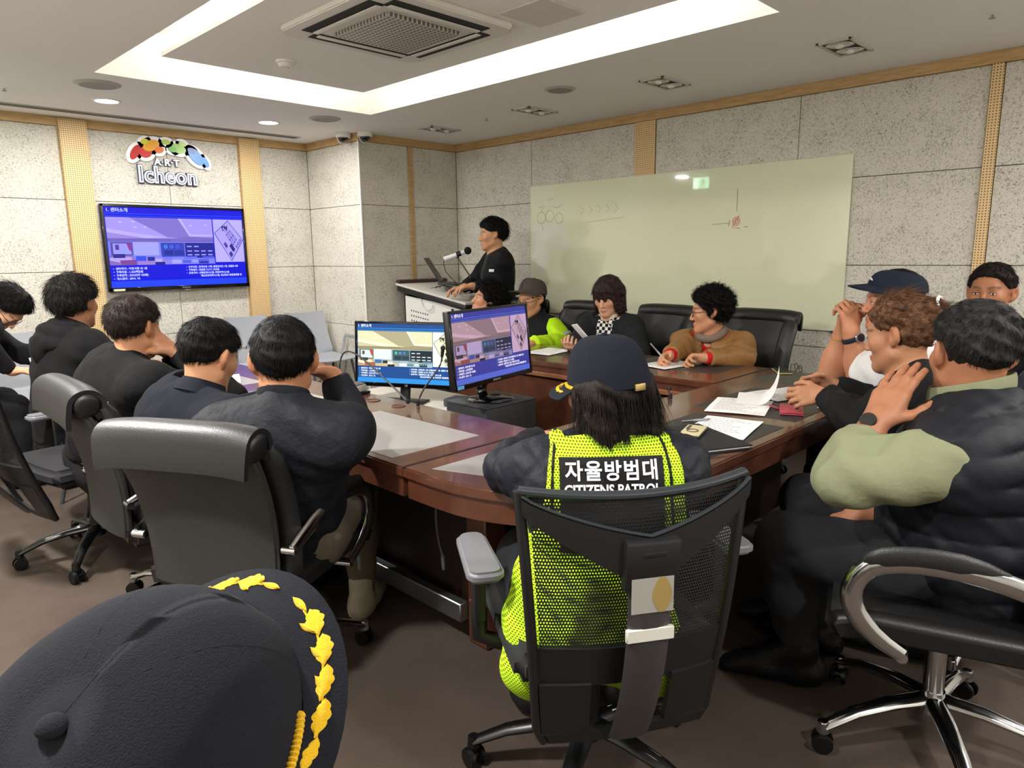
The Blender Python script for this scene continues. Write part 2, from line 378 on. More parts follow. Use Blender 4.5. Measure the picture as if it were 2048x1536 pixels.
# smoke detector, sprinklers, hatch, slot diffuser, cameras
t = thing('smoke_detector', 'small white round smoke detector on the lowered ceiling panel near the air conditioner', 'smoke detector', (2.27, 4.12, PZ))
MB().lathe([(.001, -.034), (.03, -.034), (.038, -.026), (.04, -.014), (.052, -.010), (.055, 0), (.001, 0)]).build('housing', WHITE, t)
MB().sph((.02, 0, -.034), .004, 8).build('indicator', mat('red_dot', 'A03030', .4), t)
for x, y, w in ((4.114, .882, 'near the upper right corner of the ceiling'), (4.11, 4.31, 'between two unlit square fittings'), (1.133, 5.61, 'left of the lit downlights')):
    t = thing('sprinkler', 'tiny dark ceiling sprinkler head '+w, 'sprinkler', (x, y, ZC+.004), group='small sprinkler heads')
    MB().lathe([(.001, -.02), (.014, -.02), (.014, -.017), (.005, -.014), (.005, -.004), (.022, -.002), (.022, 0), (.001, 0)], seg=14).build('head', GREYPL, t)
t = MB(); t.box((0, 0, -.003), (.3, .3, .006), bev=.002, seg=1)
tag(t.build('access_hatch', mat('hatch', 'CFCBC4', .8), loc=(2.75, 2.48, PZ)), 'flat square access hatch in the lowered ceiling panel beside the air conditioner', 'hatch')
t = thing('slot_diffuser', 'long narrow black slot air diffuser in the ceiling along the television wall', 'air vent', ((XL+3.46)/2, 6.13, ZC))
lw = 3.46-XL
MB().box((0, 0, -.003), (lw, .10, .006), bev=.001, seg=1).build('frame', mat('slot_frame', 'B5B1AA', .5), t)
for s in (-1, 1): MB().box((0, s*.024, -.0055), (lw-.04, .022, .004)).build('slot', DARK, t)
for x, y, w in ((3.63, 5.65, 'left'), (3.745, 5.48, 'right')):
    t = thing('dome_camera', 'white dome security camera with dark bubble, the %s of the pair at the column corner' % w, 'security camera', (x, y, ZC+.004), group='dome cameras at the column')
    MB().lathe([(.001, 0), (.062, 0), (.066, -.01), (.066, -.035), (.058, -.045), (.001, -.045)][::-1]).build('housing', WHITE, t)
    MB().sph((0, 0, -.042), (.046, .046, .045)).build('bubble', mat('smoked_bubble', '0C0D0F', .08, spec=.8), t)
    r_ = MB(); r_.tube([(.05*math.cos(a), .016, -.042-.05*math.sin(a)) for a in [PI*i/14 for i in range(15)]], .004, 6); r_.build('rib', WHITE, t)
# exit sign and door at the unseen side, mirrored by the glass board
t = thing('exit_sign', 'green lit exit sign hung from the ceiling beside the door', 'sign', (.42, 5.33, ZC-.115))
MB().box((0, 0, 0), (.03, .26, .17), bev=.004).build('case', WHITE, t); MB().box((.0165, 0, 0), (.002, .24, .15)).build('panel', mat('exit_green', 'DDF5E4', .4, emit=('9FE8C0', 7)), t)
f_ = MB(); mm = facing((.0185, 0, 0), (0, 1, 0), (0, 0, 1))
for a, b, c in ((-.03, .035, .016),): f_.cyl(mm @ V(a, b, 0), mm @ V(a, b, .001), .014)
for a, b, w_, h_, ro in ((-.02, -.005, .02, .055, .3), (.01, -.04, .014, .05, .9), (-.045, -.04, .014, .05, -.3), (.02, .01, .014, .05, 1.1), (-.05, .01, .014, .05, -.9)):
    f_.box(mm @ V(a, b, .001), (.002, w_, h_), (ro, 0, 0))
f_.build('running_figure', mat('exit_dark', '0F7A48', .5), t)
MB().cyl((0, 0, .085), (0, 0, .115), .01).build('hanger', WHITE, t)
d_ = MB(); d_.box((XL+.02, 5.4, 1.03), (.05, .86, 2.06), bev=.004, seg=1, mi=0)
for s in (-1, 1): d_.box((XL+.02, 5.4+s*.47, 1.05), (.08, .08, 2.1), mi=1)
d_.box((XL+.02, 5.4, 2.1), (.08, 1.02, .08), mi=1); struct(d_.build('door_1', [mat('door_leaf', 'B8A98A', .5), WHITE]))
sc.view_settings.view_transform = 'Standard'; sc.view_settings.look = 'None'; sc.view_settings.gamma = 1; sc.view_settings.exposure = 0.70
w = bpy.data.worlds.new('world'); sc.world = w; w.use_nodes = True; w.node_tree.nodes['Background'].inputs[0].default_value = (.5, .5, .5, 1); w.node_tree.nodes['Background'].inputs[1].default_value = .2
sc.cycles.use_denoising = True
# ================================================================ WALL THINGS
BLACKPL = mat('black_plastic', '0B0B0D', .35); BLACKGL = mat('black_gloss', '050506', .12, spec=.7)
CHROME = mat('chrome', 'C9CBCE', .14, metal=1); STEEL = mat('brushed_steel', '8B8C8E', .35, metal=.9)
TBLUE = ((8, 8, 190), (3, 3, 150), (30, 70, 235)); 
def slide(mb, W, H, bar, bar2, low, tint, cols):
    """draws the slide into mb (local x right, y up, centre origin); returns colour list per material index"""
    lay = [0.0]
    def C(c, photo=True):
        c = tuple(int(c[i:i+2], 16) for i in (0, 2, 4)) if isinstance(c, str) else c
        if photo: c = tuple(min(255, c[i]*tint[i]+tint[i+3]) for i in range(3))
        return tuple(c)
    def P(pts, c, photo=True):
        lay[0] += 1; z = lay[0]*.00004
        f = mb.bm.faces.new([mb.bm.verts.new(((u-.5)*W, (.5-v)*H, z)) for u, v in pts]); 
        f.normal_update()
        if f.normal.z < 0: f.normal_flip()
        cols[f] = C(c, photo)
    def R(u0, v0, u1, v1, c, photo=True): P([(u0, v0), (u1, v0), (u1, v1), (u0, v1)], c, photo)
    R(0, 0, 1, 1, bar, False); R(0, .92, 1, 1, low, False); R(0, .075, 1, .085, low, False); R(0, .105, 1, .115, low, False)
    # photograph of the control room
    R(0.005, .125, .755, .72, 'D9D2B4'); P([(.16, .125), (.50, .125), (.60, .385), (.42, .37)], 'A79C84')
    P([(.005, .26), (.16, .31), (.41, .37), (.005, .40)], 'F4EFD8'); P([(.005, .31), (.30, .395), (.005, .395)], 'C7BC9C')
    P([(.50, .125), (.52, .125), (.585, .33), (.755, .33), (.755, .35), (.575, .355)], 'F7F4E2'); R(.005, .385, .755, .43, '8E8468')
    P([(.44, .385), (.60, .36), (.755, .37), (.755, .40), (.44, .42)], '9A8F76')
    for u, v in ((.10, .185), (.185, .175), (.195, .245), (.265, .24), (.59, .215), (.70, .205)): P([(u-.014, v), (u, v-.012), (u+.014, v), (u, v+.012)], 'FFFFFF', True)
    R(.005, .43, .755, .72, '9FB2C4')
    R(.02, .435, .165, .60, '6E5E4C'); R(.035, .45, .155, .585, 'C7D6E6'); P([(.125, .45), (.155, .45), (.155, .55), (.14, .53)], 'C04038'); R(.05, .465, .075, .53, '6B4A3A')
    R(.17, .43, .345, .60, 'D5E2EA'); R(.36, .44, .53, .62, '3D5560')
    for k, c in enumerate(('52D8C0', '5A9EE8', '4A8AE0')):
        u = .395+k*.042; P([(u+.013*math.cos(a), .49+.024*math.sin(a)) for a in [i*PI/5 for i in range(10)]], c); P([(u+.006*math.cos(a), .49+.011*math.sin(a)) for a in [i*PI/4 for i in range(8)]], '2C4450')
    R(.38, .54, .445, .60, '24343E'); R(.455, .54, .525, .60, '2A3A46')
    R(.535, .44, .755, .64, '1B2430')
    for i, v in enumerate((.48, .54, .59)):
        for j in range(4 if i else 2): R(.55+j*.052, v, .585+j*.052, v+.016, 'C9D4DE')
    P([(.005, .60), (.16, .60), (.18, .72), (.005, .72)], 'B59066'); P([(.005, .63), (.06, .61), (.15, .62), (.16, .67), (.08, .69), (.005, .66)], 'E9E2D2'); R(.03, .58, .11, .63, '3A3026')
    P([(.07, .66), (.185, .655), (.185, .72), (.08, .715)], 'A65A34'); P([(.18, .64), (.33, .62), (.42, .68), (.36, .72), (.2, .72)], 'C9AE86')
    for u, v, w_, h_, c in ((.18, .61, .07, .06, '3C68A8'), (.26, .62, .05, .05, '22303C'), (.31, .645, .05, .045, 'E6EEF4'), (.37, .62, .07, .04, '8FA6B8'), (.43, .66, .07, .05, 'DCE4EA'), (.31, .685, .07, .035, '1E1C1A'), (.51, .665, .06, .04, '6A7E8C'), (.52, .62, .10, .03, '7E97AA'), (.63, .66, .075, .055, '2E3C4A'), (.66, .62, .09, .03, '5E7CA6'), (.58, .665, .04, .03, 'D0D8DE')): R(u, v, u+w_, v+h_, c)
    for k in range(3): R(.635+k*.024, .668, .652+k*.024, .682, '93A8B8')
    # plan drawing
    R(.762, .125, .995, .70, 'F2F1EA')
    P([(.88, .135), (.995, .40), (.89, .69), (.765, .31)], '2E2C26', True); P([(.88, .146), (.989, .40), (.889, .676), (.771, .31)], 'E4E0CE', True)
    def rot(u, v):
        v = v/2.75; a, b, c, d = (.88, .146), (.989, .40), (.771, .31), (.889, .676)
        return tuple(a[i]*(1-u)*(1-v)+b[i]*u*(1-v)+c[i]*(1-u)*v+d[i]*u*v for i in (0, 1))
    def Q(u0, v0, u1, v1, c): P([rot(u0, v0), rot(u1, v0), rot(u1, v1), rot(u0, v1)], c)
    for v0 in (.55, .9, 1.25): Q(.30, v0, .78, v0+.22, '4A4638'); Q(.34, v0+.05, .52, v0+.17, 'DAD6C0'); Q(.57, v0+.05, .74, v0+.17, 'DAD6C0')
    for k in range(3): P([(.825+k*.016, .22+k*.004), (.84+k*.016, .20), (.845+k*.014, .255), (.835+k*.016, .29)], '14140E')
    Q(.66, 1.5, .92, 1.95, '2A2820'); Q(.05, 1.1, .25, 1.35, 'C9BF8E'); Q(.45, 2.1, .62, 2.5, '5A5648'); Q(.8, 2.15, .95, 2.6, '3E4A34')
    for k in range(5): Q(.86, .15+k*.24, .97, .30+k*.24, '8C8878' if k % 2 else '6C6858')
TXTC = {}
def text_at(mb, txt, u, v, W, H, size, align='LEFT', bold=.0007, z=.0036):
    if txt not in TXTC: TXTC[txt] = text_mesh(txt, size, bold, align)
    merge_mesh(mb, TXTC[txt].copy(), Matrix.Translation(((u-.5)*W, (.5-v)*H, z)) @ Matrix.Scale(H, 4))
SLIDE_TXT = [('1. 센터소개', .012, .04, .055), ('•  센터위치 : 이천시청 내 1층', .02, .765, .034), ('•  구축비용 : 1,322백만원', .02, .807, .034), ('•  구축면적 : 329㎡(약 100평)', .02, .849, .034), ('•  개소일자 : 2015. 10.', .02, .891, .034),
             ('•  근무인원 : 관제요원 17명, 통합관리단 1명, 경찰관 4명', .53, .76, .031), ('•  구축설비 : 방범용 CCTV, 비상벨', .53, .80, .031), ('•  운영서버 : 선별관제시스템, 차량추적시스템', .53, .84, .031), ('재난안전대책시스템, 영상정보 통합플랫폼 등', .635, .88, .031)]
def screen_parts(parent, W, H, loc_m, bars, tint, strength, txtcol):
    mb = MB(); cols = {}
    slide(mb, W, H, *bars, tint, cols)
    mb.bm.faces.ensure_lookup_table(); order = [cols[f] for f in mb.bm.faces]
    bmesh.ops.transform(mb.bm, matrix=loc_m, verts=mb.bm.verts[:])
    me = bpy.data.meshes.new('screen'); mb.bm.to_mesh(me); mb.bm.free()
    a = me.color_attributes.new('Col', 'FLOAT_COLOR', 'CORNER')
    for p, c in zip(me.polygons, order):
        for li in p.loop_indices: a.data[li].color = lin([x/255 for x in c])
    me.materials.append(MATS.get('screen_%g' % strength) or emitattr('screen_%g' % strength, strength))
    s = link('screen', me, parent)
    tb = MB()
    for tx, u, v, sz in SLIDE_TXT: text_at(tb, tx, u, v, W, H, sz)
    bmesh.ops.transform(tb.bm, matrix=loc_m, verts=tb.bm.verts[:])
    tb.build('slide_text', mat('slide_text_'+txtcol, '101010', .5, emit=(txtcol, strength)), s)
    return s
# television
TVX0, TVX1, TVZ0, TVZ1, TVY = 1.824, 3.006, 1.098, 1.798, 6.375
tv = thing('television', 'large black wall-mounted television showing a blue slide below the coloured sign', 'television', ((TVX0+TVX1)/2, 6.441, TVZ0))
cw, ch = TVX1-TVX0, TVZ1-TVZ0
b = MB(); b.box((0, -.035, ch/2), (cw, .05, ch), bev=.004); b.box((0, -.022, ch/2), (cw*.7, .05, ch*.7), bev=.004)
b.build('casing', BLACKGL, tv)
b = MB(); bz = .022
for c, s_ in (((0, -.062, ch-bz/2), (cw, .012, bz)), ((0, -.062, .016), (cw, .012, .032)), ((-cw/2+bz/2, -.062, ch/2), (bz, .012, ch)), ((cw/2-bz/2, -.062, ch/2), (bz, .012, ch))): b.box(c, s_, bev=.003, seg=1)
b.build('bezel', BLACKGL, tv)
screen_parts(tv, cw-2*bz, ch-.032-bz, facing((0, -.0615, (ch+.032-bz)/2), (1, 0, 0), (0, 0, 1)), ((0, 0, 182), (0, 0, 150), (18, 52, 235)), (.64, .60, .62, 0, 0, 92), 1.0, 'B9C4FF')
b = MB(); merge_mesh(b, text_mesh('SAMSUNG', .016, 0), facing((.02, -.0685, .014), (1, 0, 0), (0, 0, 1))); b.build('logo', mat('logo_grey', '9A9AA2', .4), tv)
MB().box((-cw/2+.075, -.0685, .013), (.085, .001, .016)).build('sticker', mat('sticker_cream', 'D8D4B0', .5), tv)
MB().box((.03, -.05, -.006), (.04, .02, .012), bev=.003).build('sensor', mat('clear_grey', 'A8A8AC', .2), tv)
# sign
sg = thing('wall_sign', 'raised wall sign with coloured ovals over white lettering above the television', 'sign', (2.39, YT, 1.95))
def oval(mb, x, z, a, b_, ro, y0, y1, mi=0, n=28):
    c_, s_ = math.cos(ro), math.sin(ro)
    mb.prism([(x+a*math.cos(t)*c_-b_*math.sin(t)*s_, z+a*math.cos(t)*s_+b_*math.sin(t)*c_) for t in [2*PI*i/n for i in range(n)]], y0, y1, mi=mi, rot=(PI/2, 0, 0))
SIGN = [(-.245, .27, .034, .075, -.55, 'B9362E'), (-.165, .278, .058, .050, .35, 'C23A34'), (-.115, .335, .078, .046, .45, 'E2A02C'), (-.055, .305, .040, .030, .3, 'D9702A'), (-.165, .362, .035, .022, .4, 'C9CC3E'),
        (.005, .372, .040, .022, 0, 'A9C83C'), (.105, .328, .066, .042, -.25, '86BC3A'), (.055, .318, .038, .026, -.1, '5FA83A'), (.14, .37, .035, .02, -.3, 'B4CC4A'), (.245, .275, .05, .092, .72, '3F86D2'), (.21, .318, .04, .026, -.5, '2C5EA8'), (.325, .235, .022, .05, .45, '4F93D8')]
b = MB()
for x, z, a, b_, ro, c in SIGN: oval(b, x, z, a+.022, b_+.022, ro, .0, .022)
b.build('backing', mat('sign_white', 'F2F3F5', .4), sg)
for k, (x, z, a, b_, ro, c) in enumerate(SIGN):
    b = MB(); oval(b, x, z, a*.9, b_*.9, ro, .022, .0245+k*.0006); b.build('oval', mat('sign_'+c, c, .35), sg)
def letters(name, txt, size, z, bold, m, y0, ext, spacing=1, sx=1):
    b = MB(); merge_mesh(b, text_mesh(txt, size, bold, 'CENTER', ext, spacing, sx), facing((0, -y0, z), (1, 0, 0), (0, 0, 1))); return b.build(name, m, sg)
NAVYL = mat('sign_navy', '3A4166', .4)
letters('lettering', 'A·R·T', .075, .205, .002, MATS['sign_white'], .012, .010, 1.15, 1.0); letters('lettering_edge', 'A·R·T', .075, .205, .0065, NAVYL, .006, .005, 1.15, 1.0)
letters('lettering', 'Icheon', .185, .095, .007, MATS['sign_white'], .018, .012, 1.04, .92); letters('lettering_edge', 'Icheon', .185, .095, .014, NAVYL, .008, .007, 1.04, .92)
letters('lettering_core', 'Icheon', .185, .095, -.0035, mat('sign_core', '5B5F7C', .4), .0312, .0006, 1.04, .92)
# glass board
BY0, BY1, BZ0, BZ1 = 1.72, 4.522, .832, 1.962
gb = thing('glass_board', 'large pale green glass writing board on the right wall', 'whiteboard', (XR-.012, (BY0+BY1)/2, BZ0))
bw, bh = BY1-BY0, BZ1-BZ0
MB().box((0, 0, bh/2), (.012, bw, bh), bev=.001, seg=1).build('glass', mat('board_green', 'D6DABC', .03, spec=.55, coat=.2), gb)
for y in (-bw/2+.04, -bw/6, bw/6, bw/2-.04): MB().box((-.004, y, -.004), (.03, .05, .014), bev=.002, seg=1).build('bracket', STEEL, gb)
def strokes(name, lines, m, r=.0022):
    b = MB()
    for L_ in lines: b.tube([(-.0075, y, z) for y, z in L_], r, 6, flat=(r, .0006), up=(1, 0, 0))
    return b.build(name, m, gb)
def circ(cy, cz, r, n=14, a0=0, a1=2*PI): return [(cy+r*math.cos(a0+(a1-a0)*i/n), cz+r*math.sin(a0+(a1-a0)*i/n)) for i in range(n+1)]
INK = mat('faint_black_ink', 'A2A68E', .6); RINK = mat('faint_red_ink', 'C48A80', .6); GINK = mat('faint_green_ink', 'A9BD9C', .6)
cy, cz = 4.285-(BY0+BY1)/2, 1.70-BZ0
strokes('black_scribble', [circ(cy+.10, cz-.02, .05), circ(cy, cz-.01, .05), circ(cy-.11, cz-.03, .045), [(cy+.13, cz+.07), (cy+.07, cz+.08), (cy+.1, cz+.03)], [(cy+.02, cz+.13), (cy-.05, cz+.14)], [(cy-.05, cz+.07), (cy-.09, cz+.06), (cy-.14, cz+.08)], [(cy+.1, cz-.07), (cy+.08, cz-.13)]], INK)
strokes('green_scribble', [[(cy-.35-.09*k, cz+.06), (cy-.39-.09*k, cz+.02), (cy-.35-.09*k, cz-.01)] for k in range(5)]+[[(cy-.4, cz-.08), (cy-.8, cz-.05)]], GINK)
ry, rz_ = 2.497-(BY0+BY1)/2, 1.565-BZ0
strokes('red_mark', [[(ry, rz_+.24), (ry, rz_+.08)], [(ry+.19, rz_-.005), (ry+.06, rz_)], [(ry-.06, rz_-.03), (ry-.09, rz_-.03)]], INK, .003)
strokes('red_mark', [circ(ry, rz_+.01, .028), circ(ry, rz_+.01, .014), [(ry-.03, rz_-.04), (ry+.03, rz_-.03), (ry-.02, rz_+.05)], [(ry+.06, rz_-.02), (ry+.05, rz_+.02)]], RINK, .004)
# ================================================================ TABLE
TZ = .735
TW = mat('mahogany', '5C3626', .25, spec=.5, noise=(10, '4A2A1E', .3, .7, (1, 1, 1)), coat=.3)
nt = TW.node_tree
for n in nt.nodes:
    if n.type == 'MAPPING': n.inputs['Scale'].default_value = (1, 1, 1)
TWL = mat('mahogany_light', '8A5A3C', .25, spec=.5, noise=(12, '6E4630', .3, .7), coat=.2)
TDK = mat('table_dark_panel', '20110C', .5)  # very dark brown of the modesty panels
MATM = mat('desk_leather', '29292A', .40, spec=.6, bump=(500, .15))
def rounded(poly, r, idx, n=8):
    out = []
    for i, p in enumerate(poly):
        if i in idx:
            p = Vector(p); a = Vector(poly[i-1]); c = Vector(poly[(i+1) % len(poly)]); ri = idx[i]
            u = (a-p).normalized(); v = (c-p).normalized(); 
            ce = p+(u+v)*ri
            for k in range(n+1):
                t = k/n*PI/2; out.append(tuple(ce-v*ri*math.cos(t)-u*ri*math.sin(t)))
        else: out.append(tuple(p))
    return out
tb = thing('conference_table', 'long dark mahogany U-shaped conference table with rounded corner', 'table', (2.4, 2.4, 0))
O = V(2.4, 2.4, 0)
LX0, LX1, RX_0, RX_1, NY0, NY1, FY = 1.225, 1.835, 3.085, 3.70, 1.0, 1.665, 4.15
left = [(LX0, 1.682), (LX1, 1.682), (LX1, FY), (LX0+.02, FY)]
near = rounded([(LX0, 1.678), (LX0, NY0), (RX_1, NY0), (RX_1, NY1), (LX1, NY1), (LX1, 1.678)], 0, {1: .52, 2: .12}, 12)
right = [(RX_0, NY1+.004), (RX_1, NY1+.004), (RX_1, 3.66), (RX_0, 3.66)]
def slab(poly, name, z0, z1, m, bev=.006, inset=0):
    b = MB(); b.prism([(x-O.x, y-O.y) for x, y in poly], z0, z1, bev=bev, seg=3); return b.build(name, m, tb)
for poly in (left, near, right):
    slab(poly, 'table_top', TZ-.035, TZ, TW)
def inset(poly, d):
    cx = sum(p[0] for p in poly)/len(poly); cy_ = sum(p[1] for p in poly)/len(poly)
    return [(x+(d if x < cx else -d), y+(d if y < cy_ else -d)) for x, y in poly]
for poly in (left, right): slab(inset(poly, .012), 'apron', TZ-.10, TZ-.036, TW, .002)
slab(rounded([(LX0+.012, 1.67), (LX0+.012, NY0+.012), (RX_1-.012, NY0+.012), (RX_1-.012, NY1-.012), (LX1, NY1-.012), (LX1, 1.67)], 0, {1: .51, 2: .11}, 12), 'apron', TZ-.10, TZ-.036, TW, .002)
def pbox(name, c, s_, m=TW, bev=.003):
    b = MB(); b.box(Vector(c)-O, s_, bev=bev, seg=1); return b.build(name, m, tb)
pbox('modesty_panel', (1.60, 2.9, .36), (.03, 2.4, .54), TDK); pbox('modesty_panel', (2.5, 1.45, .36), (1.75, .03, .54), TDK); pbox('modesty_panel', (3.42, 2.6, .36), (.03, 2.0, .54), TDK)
pbox('inner_panel', (LX1-.02, 2.9, .35), (.02, 2.4, .56), TW); pbox('inner_panel', (2.46, NY1-.02, .35), (1.24, .02, .56), TW); pbox('inner_panel', (RX_0+.02, 2.66, .35), (.02, 1.98, .56), TW)
for x, y in ((1.585, 1.70), (1.6, 4.08), (2.6, 1.35), (3.5, 1.3), (3.42, 3.58)): pbox('leg', (x, y, .32), (.10, .10, .635), TW, .006)
pbox('foot_rail', (1.52, 2.5, .12), (.04, 1.5, .07), STEEL, .004)
# inner lip under the far arm
pbox('ledge', (RX_0-.015, 2.66, TZ-.075), (.03, 1.98, .025), TWL); 
# leather inlays
INL = [[(1.262, 1.785), (1.64, 1.785), (1.64, 2.385), (1.262, 2.385)], [(1.262, 2.60), (1.64, 2.60), (1.64, 3.2), (1.262, 3.2)], [(1.262, 3.4), (1.64, 3.4), (1.64, 4.0), (1.262, 4.0)],
       [(1.275, 1.60), (1.35, 1.395), (1.48, 1.23), (1.64, 1.12), (1.655, 1.58), (1.6, 1.60)], [(1.86, 1.045), (2.46, 1.045), (2.46, 1.405), (1.86, 1.405)], [(2.56, 1.05), (3.12, 1.05), (3.12, 1.48), (2.56, 1.48)],
       [(3.30, 1.05), (3.66, 1.12), (3.66, 1.58), (3.30, 1.58)], [(3.32, 1.80), (3.665, 1.80), (3.665, 2.36), (3.32, 2.36)], [(3.32, 2.52), (3.665, 2.52), (3.665, 3.08), (3.32, 3.08)]]
MATG = mat('grey_desk_leather', '8A8683', .38, spec=.6, bump=(500, .15))
for i, p in enumerate(INL):
    slab(p, 'leather_inlay', TZ-.002, TZ+.0012, MATG if i < 4 else MATM, .0006)
# seam strips between table sections
for a, b_ in (((1.835, 1.70), (1.225, 1.68)), ):
    pbox('seam', ((a[0]+b_[0])/2, 1.68, TZ-.006), (.61, .004, .013), DARK, 0)
pbox('seam', (3.39, NY1+.002, TZ-.006), (.61, .004, .013), DARK, 0)
# grommets in the left arm
for y in (2.40, 2.58):
    b = MB(); b.lathe([(.001, 0), (.026, 0), (.028, .002), (.03, 0), (.03, -.004), (.001, -.004)], V(1.745, y, TZ+.0015)-O); b.build('cable_cap', mat('cap_brown', '4A2A1E', .3), tb)
# ---------------------------------------------------------------- things on the table
PAPER = mat('paper', 'ECECEA', .8); INKP = mat('print_ink', '8A8A8E', .8)
def paper(cx, cy_, yaw, label, z=TZ+.0016, w_=.21, h_=.297, lines=9, curl=None, name='document', group=None, col=PAPER, dark=True):
    t = thing(name, label, 'paper', (cx, cy_, z), yaw, group)
    b = MB(); b.grid(lambda u, v: ((u-.5)*w_, (v-.5)*h_, .0012+(curl(u, v) if curl else .0015*math.sin(3*u+4*v)**2)), 14, 14, .0006); b.build('sheet', col, t, ang=80)
    b = MB(); rnd = random.Random(int(cx*1e4+cy_*100))
    for k in range(lines):
        v = .9-k*.8/lines; ln = .45+.4*rnd.random()
        if rnd.random() < .15: continue
        zz = lambda u, vv: .0019+(curl(u, vv) if curl else .0015*math.sin(3*u+4*vv)**2)
        n = 8
        for i in range(n):
            u0, u1 = .1+ln*i/n, .1+ln*(i+.8)/n
            b.quad(((u0-.5)*w_, (v-.5)*h_-.003, zz(u0, v)), ((u1-.5)*w_, (v-.5)*h_-.003, zz(u1, v)), ((u1-.5)*w_, (v-.5)*h_+.002, zz(u1, v)), ((u0-.5)*w_, (v-.5)*h_+.002, zz(u0, v)))
    if dark: b.build('printed_lines', INKP, t)
    else: b.bm.free()
    return t
Z2 = TZ+.0035
paper(2.305, 1.20, -1.35, 'white printed sheet lying under the pen beside the dark folder', z=Z2)
paper(2.67, 1.325, -1.25, 'printed sheet spread flat above the red phone case', z=Z2, w_=.23)
paper(3.03, 1.30, -1.9, 'printed sheet lying nearest the phone with gold edge', z=Z2)
paper(3.43, 2.14, -1.75, 'white sheet under the writing hand of the woman in tan leather', z=Z2)
paper(3.40, 3.02, -1.45, 'white sheet on the table before the hi-vis jacket', z=Z2)
paper(1.50, 3.62, -.4, 'white sheet lying before the men at the purple-lit end of the table', z=Z2)
paper(1.47, 1.37, .6, 'white sheet corner showing beside the elbow of the patrol vest', z=Z2, lines=4, w_=.12, h_=.17)
paper(2.97, 1.02, -1.4, 'loose sheet half under the black sleeve on the table edge', z=Z2+.001, lines=5, w_=.16, h_=.24)
# lifted sheet held by the woman in black
def lift(u, v):
    return .0 if u < .45 else .125*((u-.45)/.55)**1.6
t = thing('document', 'white sheet lifted upright between the hands of the woman in black', 'paper', (2.85, 1.31, Z2+.002), -1.15)
b = MB(); b.grid(lambda u, v: ((u-.5)*.21*(1 if u < .45 else (1-.45*(u-.45)/.55)), (v-.5)*.26, .002+lift(u, v)), 20, 10, .0006); b.build('sheet', PAPER, t, ang=80)
# folder, phone, pen
t = thing('document_folder', 'dark navy folder lying under the cream phone at the table edge', 'folder', (2.075, 1.185, TZ+.0015), math.radians(-27+0))
MB().box((0, 0, .002), (.23, .31, .004), bev=.001, seg=1).build('back_cover', mat('folder_navy', '15151D', .5), t); MB().box((-.002, 0, .008), (.222, .30, .007), bev=.001, seg=1).build('pages', PAPER, t)
MB().box((0, 0, .0135), (.23, .31, .004), bev=.001, seg=1).build('front_cover', MATS['folder_navy'], t)
t['label'] = 'dark navy folder lying under the cream phone at the table edge'
def phone(x, y, z, yaw, label, body, back, ring=False, name='smartphone', cam=True, tilt=None):
    t = thing(name, label, 'phone', (x, y, z), yaw)
    if tilt: t.rotation_euler = tilt
    MB().box((0, 0, .0045), (.075, .158, .008), bev=.0035, seg=3).build('case', mat('ph_'+body, body, .4), t)
    MB().box((0, 0, .0088), (.068, .150, .001), bev=.0004, seg=1).build('face_plate', mat('ph_'+back, back, .25), t)
    if cam:
        for k in range(3): MB().lathe([(.001, .0004), (.0065, .0012), (.0075, 0), (.001, 0)], (-.022, .055-k*.02, .0092), 14).build('camera_lens', BLACKGL, t)
    if ring: 
        b = MB(); b.tube([(.019*math.cos(a), -.01+.019*math.sin(a), .0105) for a in [2*PI*i/24 for i in range(24)]], .0018, 6, closed=True); b.build('finger_ring', mat('ring_dark', '4A4640', .3, metal=.8), t)
    return t
phone(2.115, 1.215, TZ+.0172, math.radians(-72), 'cream-backed phone with finger ring lying on the navy folder', '24221E', 'C9BE98', True)
phone(3.55, 2.02, TZ+.0018, math.radians(70), 'dark phone lying beside the sheet of the woman in tan leather', '2A2A2C', '56524E', cam=False)
phone(3.60, 1.56, TZ+.0018, math.radians(-55), 'dark phone with gold edge lying by itself near the table corner', '9C8A4E', '15140F', cam=False)
t = thing('eyeglasses', 'small dark folded spectacles lying behind the gold-edged phone', 'glasses', (3.66, 1.50, TZ+.002), .7)
b = MB()
for s in (-1, 1): b.tube([(s*.034+.024*math.cos(a), 0, .022+.018*math.sin(a)) for a in [2*PI*i/20 for i in range(20)]], .0018, 6, closed=True); b.tube([(s*.06, 0, .03), (s*.062, .02, .03), (s*.03-.0, .028, .004)], .0016, 6)
b.tube([(-.01, 0, .026), (0, 0, .03), (.01, 0, .026)], .0016, 6); b.build('frame', BLACKPL, t)
t = thing('phone_wallet', 'pinkish red flip phone wallet with strap on the near table edge', 'phone case', (2.725, 1.135, TZ+.0035), math.radians(-66))
RED = mat('red_leather', 'B2434F', .5); b = MB(); b.box((0, 0, .009), (.085, .165, .004), bev=.0015); b.box((0, 0, .0025), (.085, .165, .004), bev=.0015); b.box((.042, 0, .006), (.004, .165, .011), bev=.0015); b.build('cover', RED, t)
MB().box((-.003, 0, .0062), (.074, .152, .006), bev=.002).build('phone_body', BLACKPL, t); MB().box((-.06, .03, .005), (.05, .028, .003), (0, .25, 0), bev=.001).build('strap', RED, t)
def pen(p, q, label, m, name='pen'):
    p, q = Vector(p), Vector(q); t = thing(name, label, 'pen', p); d = q-p; n = d.normalized()
    MB().cyl(n*.012, d*.62, .0045, .005, 12).build('barrel', m, t); MB().cyl(d*.62, d, .005, .0045, 12).build('cap', STEEL, t); MB().cyl((0, 0, 0), n*.012, .001, .0045, 12).build('tip', STEEL, t)
    return t
pen((2.36, 1.285, TZ+.0115), (2.255, 1.345, TZ+.0115), 'grey capped pen lying across the printed sheet near the folder', mat('pen_grey', '8E9094', .3))
